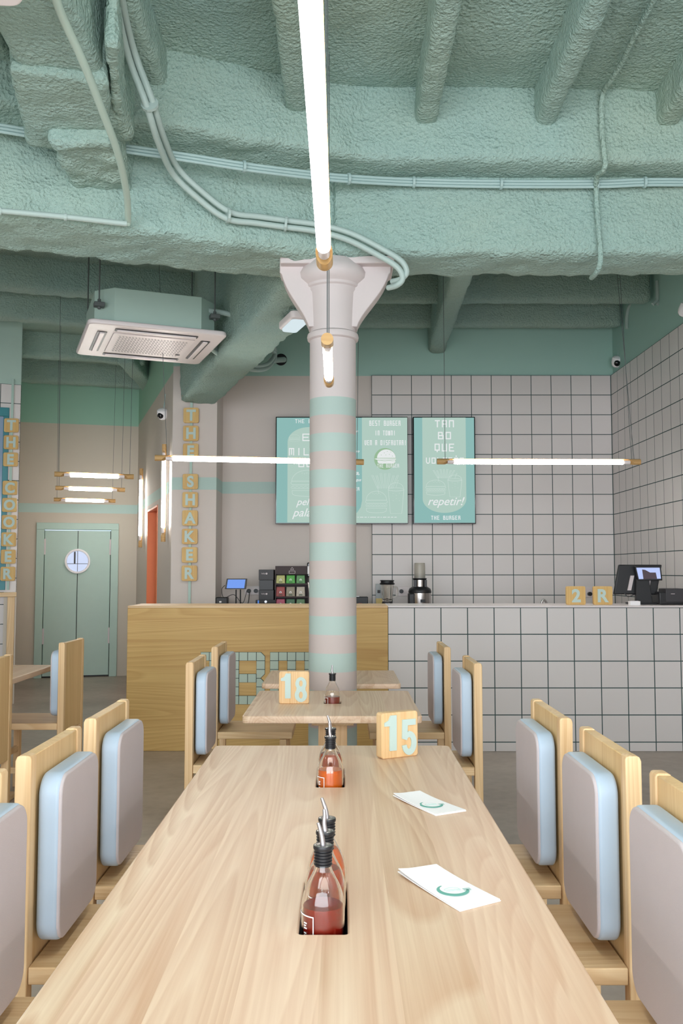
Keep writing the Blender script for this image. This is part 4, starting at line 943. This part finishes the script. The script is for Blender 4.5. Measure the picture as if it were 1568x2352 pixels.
v = atY(610, 1382, 8.36); MB().mesh(slab([circle(0.012)], 0.001), up(v.x - cx, -0.0005, v.z - ZB)).build('white_dot', emis('display_dot', rgb(235, 238, 245)), t)
v = atY(593, 1384, 8.36); MB().box(v.x - cx - 0.006, v.x - cx + 0.006, -0.002, 0, v.z - ZB - 0.02, v.z - ZB + 0.02).build('blue_icons', emis('display_blue', rgb(90, 140, 220)), t)

# tea rack
A = atY(632, 1300, YB); B = atY(709, 1390, YB); t = empty('tea_rack', ((A.x + B.x) / 2, YB, ZB), 0, 'dark brown tea display rack left of the column', 'display rack'); w = (B.x - A.x) / 2; H_ = A.z - ZB
m_brown = plain('dark_brown_card', rgb(62, 48, 50), 0.6)
MB().box(-w, w, 0.10, 0.2, 0, H_).box(-w, -w + 0.008, 0, 0.10, 0, H_ - 0.075).box(w - 0.008, w, 0, 0.10, 0, H_ - 0.075).build('frame', m_brown, t)
MB().box(-w, w, 0, 0.1, H_ - 0.078, H_).build('header', m_brown, t)
mb = MB(); mb.mesh(slab([rrect(0.06, 0.026, 0.003), rrect(0.054, 0.020, 0.002)], 0.001), up(0, -0.0005, H_ - 0.058)); mb.mesh(text_mesh('tea', 0.016, 0.001), up(0, -0.0005, H_ - 0.058)) if False else None
mb.mesh(slab([[(-0.016, -0.008), (0.016, -0.008), (0.010, 0.006), (0, 0.016), (-0.010, 0.006)], [(-0.012, -0.005), (0.012, -0.005), (0.007, 0.005), (0, 0.011), (-0.007, 0.005)]], 0.001), up(0, -0.0005, H_ - 0.028)); mb.build('header_emblem', m_grille, t)
shelf_z = [atY(670, p, YB).z - ZB for p in (1343, 1373, 1399)]
mb = MB()
for z in shelf_z: mb.box(-w + 0.008, w - 0.008, 0, 0.1, z, z + 0.012)
mb.build('shelf', m_brown, t)
cols = [[(190, 190, 120), (70, 170, 60), (90, 150, 90)], [(160, 60, 60), (150, 140, 120), (190, 180, 165)], [(190, 80, 110), (60, 110, 80), (90, 130, 90)]]
rowh = ['top', 'middle', 'bottom']; colh = ['left', 'centre', 'right']; names = [['olive and white', 'bright green', 'dull green'], ['red and white', 'beige and green', 'white and brown'], ['pink and green', 'dark green', 'sage green']]
for r in range(3):
    for cidx in range(3):
        pa, pb = [(633, 655), (656, 678), (679.5, 701)][cidx]; a = atY(pa, 1300, YB).x; b = atY(pb, 1300, YB).x
        zb_ = shelf_z[r] + 0.0125 + ZB; top = atY(670, (1321, 1348, 1376)[r], YB).z
        g = empty('tea_packet', ((a + b) / 2, YB - 0.0, zb_), 0, '%s tea packet, %s row, %s column of the tea rack' % (names[r][cidx], rowh[r], colh[cidx]), 'tea packet', 'tea packets in the rack')
        hh = top - zb_; ww = (b - a) / 2 - 0.002; cc = cols[r][cidx]
        MB().add([(-ww, 0.01, 0), (ww, 0.01, 0), (ww, 0.06, 0), (-ww, 0.06, 0), (-ww * 0.9, 0.03, hh), (ww * 0.9, 0.03, hh), (ww * 0.9, 0.036, hh), (-ww * 0.9, 0.036, hh)], [(3, 2, 1, 0), (4, 5, 6, 7), (0, 1, 5, 4), (1, 2, 6, 5), (2, 3, 7, 6), (3, 0, 4, 7)]).build('pouch', plain('packet_%d%d' % (r, cidx), rgb(*cc), 0.35, var=0.35, scale=70), g, bevel=0.003)
        MB().mesh(slab([circle(0.011), circle(0.005)], 0.001), up(0, 0.018, hh * 0.42)).build('round_print', m_whitep, g)
        MB().box(-ww * 0.4, ww * 0.4, 0.010, 0.014, hh * 0.12, hh * 0.2).build('name_strip', plain('packet_strip_%d%d' % (r, cidx), rgb(40, 80, 55), 0.5), g)
# coffee machine, mostly behind the column
A = atY(705, 1292, YB); t = empty('coffee_machine', (A.x + 0.17, YB, ZB), 0, 'dark coffee machine almost wholly hidden behind the column', 'coffee machine')
hh = A.z - ZB
MB().box(-0.17, 0.17, 0.1, 0.33, 0, hh).build('body', m_dgrey, t, bevel=0.01); MB().box(-0.17, 0.17, -0.02, 0.1, hh * 0.72, hh).build('head', m_blacks, t, bevel=0.01)
MB().box(-0.15, 0.15, -0.02, 0.1, 0, 0.05).build('drip_tray', m_steel, t, bevel=0.004); MB().box(-0.165, -0.14, -0.026, -0.02, hh * 0.78, hh * 0.93).build('lit_button', m_whitep, t)
MB().cyl((-0.1, 0.03, hh * 0.6), (-0.1, 0.03, hh * 0.72), 0.03).build('brew_group', m_steel, t, smooth=True); MB().tube([(-0.16, 0.0, hh * 0.62), (-0.13, -0.03, hh * 0.2)], 0.006, 8).build('steam_wand', m_steel, t, smooth=True)
# small black device right of the column
t, w, h = simple('label_printer', 'small black device with a red switch just right of the column', 'printer', 800, 845, 1371, YB, 0.1, m_black, ZB)
MB().box(-w / 2, w / 2, 0, 0.15, 0, h).build('body', m_black, t, bevel=0.006); MB().box(0.0, 0.035, -0.003, 0.0, h - 0.075, h - 0.06).build('red_switch', plain('red_switch', rgb(200, 50, 40), 0.4), t)
MB().box(-w / 2, 0.01, 0.02, 0.12, h, h + 0.006).build('paper_roll', m_whitep, t)
# blender
cx = atY(889, 1390, YB).x; t = empty('blender', (cx, YB, ZB), 0, 'clear blender jar with a black lid at the left end of the tiled wall', 'blender')
def BZ(py): return atY(889, py, YB).z - ZB
MB().lathe([(0.052, 0), (0.056, BZ(1384) * 0.5), (0.050, BZ(1384)), (0.045, BZ(1381))], 24).build('motor_base', m_dgrey, t, smooth=True)
z0, z1 = BZ(1381), BZ(1343)
MB().lathe([(0.044, z0), (0.050, z0 + 0.02), (0.060, z1), (0.057, z1), (0.047, z0 + 0.022), (0.0, z0 + 0.01)], 28).build('jar', m_glass, t, smooth=True)
MB().lathe([(0.060, z1), (0.070, z1 + 0.003), (0.072, z1 + 0.012), (0.062, z1 + 0.018), (0.060, z1 + 0.034), (0.068, z1 + 0.036), (0.066, z1 + 0.043), (0.0, z1 + 0.043)], 28).build('lid', m_black, t, smooth=True)
MB().tube(spline([(0.058, 0, z1 - 0.02), (0.092, 0, z1 - 0.03), (0.095, 0, z0 + 0.06), (0.052, 0, z0 + 0.03)]), 0.007, 8).build('handle', m_glass, t, smooth=True)
MB().lathe([(0.0, z0 + 0.014), (0.03, z0 + 0.014), (0.012, z0 + 0.03), (0.0, z0 + 0.032)], 12).build('blades', m_steel, t)
t, w, h = simple('milk_carton', 'grey and yellow carton standing behind the blender jar', 'carton', 863, 880, 1341, 8.7, 0.1, m_grille, ZB)
MB().box(-w / 2, w / 2, 0, 0.07, 0, h).build('carton', plain('grey_carton', rgb(170, 176, 178), 0.5, var=0.15, scale=30), t, bevel=0.002)
MB().box(-w / 2, w / 2, -0.002, 0.0, h - 0.21, h - 0.14).build('yellow_band', plain('yellow_band', rgb(214, 190, 120), 0.5), t); MB().box(-w * 0.3, w * 0.1, -0.002, 0.0, h - 0.09, h - 0.06).build('dark_print', m_dgrey, t)
# juicer
cx = atY(964, 1390, YB).x; t = empty('juicer', (cx, YB, ZB), 0, 'steel and black centrifugal juicer with a clear feed tube', 'juicer')
def JZ(py): return atY(964, py, YB).z - ZB
MB().lathe([(0.104, 0), (0.106, 0.02), (0.106, JZ(1362)), (0.10, JZ(1361))], 40).build('body', m_steel, t, smooth=True)
MB().box(-0.112, -0.055, -0.098, 0.05, 0.0, JZ(1362)).build('side_panel', m_black, t, bevel=0.012, seg=3)
MB().lathe([(0.107, JZ(1362)), (0.109, JZ(1358)), (0.100, JZ(1352)), (0.075, JZ(1348)), (0.06, JZ(1347))], 40).build('cover', m_black, t, smooth=True)
MB().lathe([(0.058, JZ(1348)), (0.058, JZ(1332))], 32).build('neck', m_steel, t, smooth=True)
MB().box(-0.062, -0.035, -0.062, -0.02, JZ(1348), JZ(1332)).box(0.040, 0.062, -0.062, -0.02, JZ(1348), JZ(1332)).build('neck_clip', m_black, t)
MB().lathe([(0.0, JZ(1332)), (0.060, JZ(1332)), (0.066, JZ(1330)), (0.066, JZ(1328)), (0.0, JZ(1328))], 32).build('collar', m_black, t, smooth=True)
MB().lathe([(0.0, JZ(1328)), (0.048, JZ(1328)), (0.047, JZ(1319)), (0.0, JZ(1319))], 32).build('pusher', plain('blue_grey_plastic', rgb(110, 114, 124), 0.4), t, smooth=True)
MB().lathe([(0.052, JZ(1328)), (0.051, JZ(1300)), (0.049, JZ(1294)), (0.046, JZ(1293)), (0.0, JZ(1293.5))], 32).build('feed_tube', plain('frosted_tube', rgb(214, 208, 196), 0.35, trans=0.55), t, smooth=True)
MB().box(-0.004, 0.04, -0.115, -0.10, 0.12, JZ(1376)).build('switch', m_black, t, bevel=0.003)

# ------------------------------------------------------------------ air conditioners
def aircon(c, rz, z, side, label):
    t = empty('ceiling_cassette', (c[0], c[1], z), rz, label, 'air conditioner', 'ceiling cassette air conditioners'); h = side / 2
    me = slab([rrect(side, side, 0.05)], 0.035, 0.012, 3)
    MB().mesh(me, Matrix.Translation((0, 0, 0))).build('panel', m_white, t, smooth=True)
    b = side * 0.44; ch = 0.12
    body = [(-b + ch, -b), (b - ch, -b), (b, -b + ch), (b, b - ch), (b - ch, b), (-b + ch, b), (-b, b - ch), (-b, -b + ch)]
    MB().mesh(slab([body], 0.24, 0.003), Matrix.Translation((0, 0, 0.035))).build('housing', m_mint, t)
    g = side * 0.30
    gr = MB().mesh(slab([rrect(2 * g, 2 * g, 0.02)], 0.008, 0.002), Matrix.Translation((0, 0, -0.007))).build('intake_grille', m_white, t, smooth=True)
    mb = MB(); n = 22
    for i in range(n):
        for j in range(18):
            x = -g * 0.82 + 2 * g * 0.82 * (i + 0.25 * (j % 2)) / (n - 1); y = -g * 0.78 + 2 * g * 0.78 * j / 17
            mb.box(x - 0.0065, x + 0.0065, y - 0.004, y + 0.004, -0.0078, -0.0068)
    mb.build('grille_holes', plain('grille_shadow', rgb(140, 134, 138), 0.7), gr)
    for k in range(4):
        R = Matrix.Rotation(k * PI / 2, 4, 'Z'); yy = side * 0.38
        o = MB().mesh(slab([rrect(side * 0.60, 0.066, 0.012, 0, yy)], 0.006), R @ Matrix.Translation((0, 0, -0.004))).build('air_outlet', m_black, t)
        MB().mesh(slab([rrect(side * 0.575, 0.034, 0.008, 0, yy)], 0.012, 0.003), R @ Matrix.Translation((0, 0, -0.013))).build('vane', m_white, o, smooth=True)
    MB().mesh(slab([circle(0.018, g * 0.86, g * 0.6)], 0.003), Matrix.Translation((0, 0, -0.010))).build('badge', m_dgrey, t)
    for k in range(4):
        sx, sy = ((-1, -1), (1, -1), (1, 1), (-1, 1))[k]
        x = sx * (b - 0.05) + sx * 0.03; y = sy * (b - 0.05) + sy * 0.03
        mb = MB().cyl((x, y, 0.16), (x, y, 3.93 - z), 0.005, n=8); rd = mb.build('hanging_rod', m_cable, t)
        MB().box(x - 0.035, x + 0.035, y - 0.03, y + 0.03, 0.135, 0.165).cyl((x, y, 0.12), (x, y, 0.19), 0.012, n=8).build('bracket', m_cable, rd, bevel=0.004)
    return t
acz = 2.99
cn = [atZ(x, y, acz) for x, y in ((211, 739), (520, 769), (177, 814), (448, 842))]
cc = sum(cn, Vector()) / 4
aircon((cc.x, cc.y), math.radians(21.3), acz, 0.95, 'white ceiling cassette air conditioner with mint housing, hung left of the column')
p = atZ(62, 20, 3.02); d1 = Vector((math.cos(math.radians(4)), math.sin(math.radians(4)))); d2 = Vector((-d1.y, d1.x))
c2 = Vector((p.x, p.y)) - d1 * 0.475 - d2 * 0.475
aircon((c2.x, c2.y), math.radians(4), 3.02, 0.95, 'white cassette corner poking into the top left corner of the picture')

# ------------------------------------------------------------------ conduits and small fixtures
def pipe(name, label, pts, r, mat=m_conduit, n=6, off=None, kids=(), clips=(), cat='conduit', group=None):
    """pts: (px, py, Y). off: list of (dx,dz) for parallel runs"""
    P = [atY(*p) if len(p) == 3 else atZ(p[0], p[1], p[3]) for p in pts]; t = empty(name, P[len(P) // 2], 0, label, cat, group); c = t.location.copy()
    for (dx, dz) in (off or [(0, 0)]):
        q = [v - c + Vector((dx, 0, dz)) for v in P]
        MB().tube(spline(q, n), r, 12).build('pipe_run', mat, t, smooth=True)
    for k in clips:
        v = P[k] - c; nxt = P[min(k + 1, len(P) - 1)] - c; d = (nxt - v).normalized() if k < len(P) - 1 else Vector((1, 0, 0))
        w = r * (1.4 + 1.2 * (len(off or [1]) - 1)); mid_ = v + Vector((sum(o[0] for o in off) / len(off), 0, sum(o[1] for o in off) / len(off))) if off else v
        MB().cyl(mid_ - d * 0.006, mid_ + d * 0.006, w, n=12).build('clip', mat, t)
    return t
pipe('flexible_conduit', 'single pale beige-mint cable loop hanging in front of the box beam at upper left', [(112, -60, 2.7), (140, 30, 2.85), (190, 140, 3.05), (235, 255, 3.30), (270, 350, 3.55), (290, 440, 3.85), (294, 500, 4.06), (292, 516, 4.09)], 0.015, plain('beige_mint_cable', rgb(176, 196, 184), 0.5), cat='conduit')
pipe('wall_conduit', 'straight pale conduit along the foot of the cross beam at far left', [(-60, 479, 3.86), (0, 484, 3.90), (150, 498, 3.99), (291, 514, 4.07)], 0.013, cat='conduit', clips=(1, 2))
pipe('twin_conduit', 'pair of parallel mint conduits curving down the cross beam and round the capital', [(262, -60, 0, 3.5), (277, 30, 0, 3.5), (302, 130, 0, 3.46), (343, 240, 3.66), (368, 320, 3.84), (400, 390, 4.08), (455, 445, 4.17), (522, 494, 4.24), (590, 505, 4.30), (655, 514, 4.34), (730, 524, 4.36), (800, 543, 4.37), (870, 578, 4.38), (915, 606, 4.39), (928, 632, 4.40), (915, 648, 4.42), (895, 654, 4.48)], 0.0145, off=[(-0.008, -0.016), (0.012, 0.016)], clips=(3, 7, 9), cat='conduit')
pipe('cable_bundle', 'three thin mint cables running under the upper ledge of the cross beam', [(-60, 290, 3.80), (0, 296, 3.82), (130, 318, 3.86), (280, 342, 3.99), (420, 362, 4.05), (560, 384, 4.12), (700, 402, 4.22), (800, 412, 4.30), (950, 420, 4.395), (1150, 424, 4.405), (1370, 424, 4.41), (1480, 420, 4.41), (1600, 420, 4.41)], 0.0075, m_conduit_dark, off=[(0, -0.012), (0, 0.003), (0, 0.018)], clips=(5, 7, 8, 9, 10, 11), cat='cable')
pipe('sprayed_conduit', 'thin foam-covered conduit winding down the ceiling and cross beam at right', [(1530, -60, 0, 3.665), (1490, 20, 0, 3.665), (1450, 95, 0, 3.665), (1430, 140, 0, 3.665), (1402, 185, 0, 3.66), (1383, 220, 4.22), (1382, 300, 4.235), (1389, 370, 4.225), (1385, 392, 4.25), (1371, 405, 4.34), (1369, 440, 4.42), (1372, 500, 4.42), (1378, 570, 4.43), (1377, 608, 4.44), (1368, 628, 4.50), (1358, 638, 4.62)], 0.013, m_foam, cat='conduit')
pipe('beam_conduit', 'mint pipe bent in a V on the side of the long back beam', [(478, 713, 6.3), (520, 720, 6.35), (550, 731, 6.3), (568, 733, 6.2), (600, 703, 5.95), (650, 658, 5.55)], 0.019, cat='conduit')
pipe('twin_conduit', 'pair of mint pipes sagging under the long back beam to the wall hole', [(485, 797, 6.7), (515, 818, 6.9), (550, 835, 7.1), (585, 846, 7.35), (612, 842, 7.6), (626, 828, 7.8), (632, 812, 7.9), (626, 800, 7.8)], 0.018, off=[(0, -0.015), (0, 0.02)], cat='conduit')
pipe('outlet_pipe', 'mint pipe stub ending in the dark round wall hole', [(622, 828, 8.4), (636, 827, 8.7), (652, 826, 8.9)], 0.028, cat='conduit')
v = atY(645, 826, 8.925); tag(MB().mesh(slab([circle(0.06)], 0.006), up(v.x, 8.925, v.z)).build('wall_hole', m_black), 'dark round pipe hole in the mint strip of the back wall', 'wall hole')
pipe('corner_conduit', 'double mint pipe bend at the end of the upper purlin, right wall', [(1514, 645, 7.60), (1515, 670, 7.60), (1514, 688, 7.60), (1504, 699, 7.60)], 0.017, off=[(-0.02, 0), (0.02, 0)], cat='conduit')
pipe('corner_conduit', 'double mint pipe bend at the end of the lower purlin, right wall', [(1462, 693, 8.30), (1449, 706, 8.38), (1444, 730, 8.42), (1444, 755, 8.42)], 0.017, off=[(-0.02, 0), (0.02, 0)], cat='conduit')

def dome(px, py, Y, label, rz=0.0, r=0.052, wire=None):
    v = atY(px, py, Y); t = empty('security_camera', v, rz, label, 'security camera', 'dome security cameras')
    MB().lathe([(0.0, 0.065), (0.030, 0.065), (0.050, 0.050), (0.052, 0.025), (0.052, 0.0), (0.044, -0.028), (0.026, -0.045), (0.0, -0.050)], 28, Matrix.Rotation(0.5, 4, 'X')).build('shell', m_whitep, t, smooth=True)
    MB().lathe([(0.0, 0.0), (0.032, 0.0), (0.030, 0.012), (0.018, 0.022), (0.0, 0.026)], 24, Matrix.Translation((-0.012, -0.036, -0.012)) @ Matrix.Rotation(math.radians(115), 4, 'X')).build('lens_dome', m_blacks, t, smooth=True)
    if wire: 
        w = atY(wire[0], wire[1], Y) - v; MB().tube([(0.01, 0, 0.05), (w.x, w.y, w.z)], 0.005, 6).build('wire', m_conduit_dark, t)
    return t
dome(1416, 833, 8.75, 'white dome camera in the corner above the tiled wall', 0.1, wire=(1424, 755))
dome(373, 953, 8.95, 'white dome camera on the side wall left of the pier', 0.0, wire=(380, 905))
dome(1572, 714, 6.95, 'white dome camera cut off by the right edge of the picture', 0.6)
# emergency light under the long beam
v = atZ(676, 728, 2.92); t = empty('emergency_light', v, math.atan2(DB.y, DB.x), 'white emergency light fixed under the long back beam beside the capital', 'emergency light')
MB().mesh(slab([rrect(0.30, 0.13, 0.03)], 0.05, 0.012), Matrix.Translation((0, 0, -0.05))).build('housing', m_white, t, smooth=True)
MB().mesh(slab([rrect(0.25, 0.10, 0.025)], 0.022, 0.008), Matrix.Translation((0, 0, -0.068))).build('diffuser', emis('cool_diffuser', rgb(215, 230, 235)), t, smooth=True)
v = atZ(762, 215, 3.675); t = empty('smoke_detector', v, 0, 'round white smoke detector on the foam ceiling beside the long lamp', 'smoke detector')
MB().lathe([(0.0, 0.03), (0.05, 0.03), (0.052, 0.0), (0.045, -0.012), (0.0, -0.02)], 28).build('cover', m_mint, t, smooth=True); MB().lathe([(0.0, -0.02), (0.02, -0.021), (0.018, -0.03), (0.0, -0.032)], 20).build('sensor', m_mint, t, smooth=True)
v = atY(437, 914, 8.42); t = empty('twin_spot_bracket', v, 0, 'pair of small wooden knobs holding the top of the THE SHAKER sign', 'bracket')
for s in (-1, 1): MB().cyl((s * 0.018, -0.02, 0.0), (s * 0.06, -0.03, 0.03), 0.022, n=16).build('knob', m_tubewood, t, smooth=True)
MB().cyl((0, 0, -0.02), (0, 0, 0.08), 0.008, n=8).build('stem', m_mint, t)
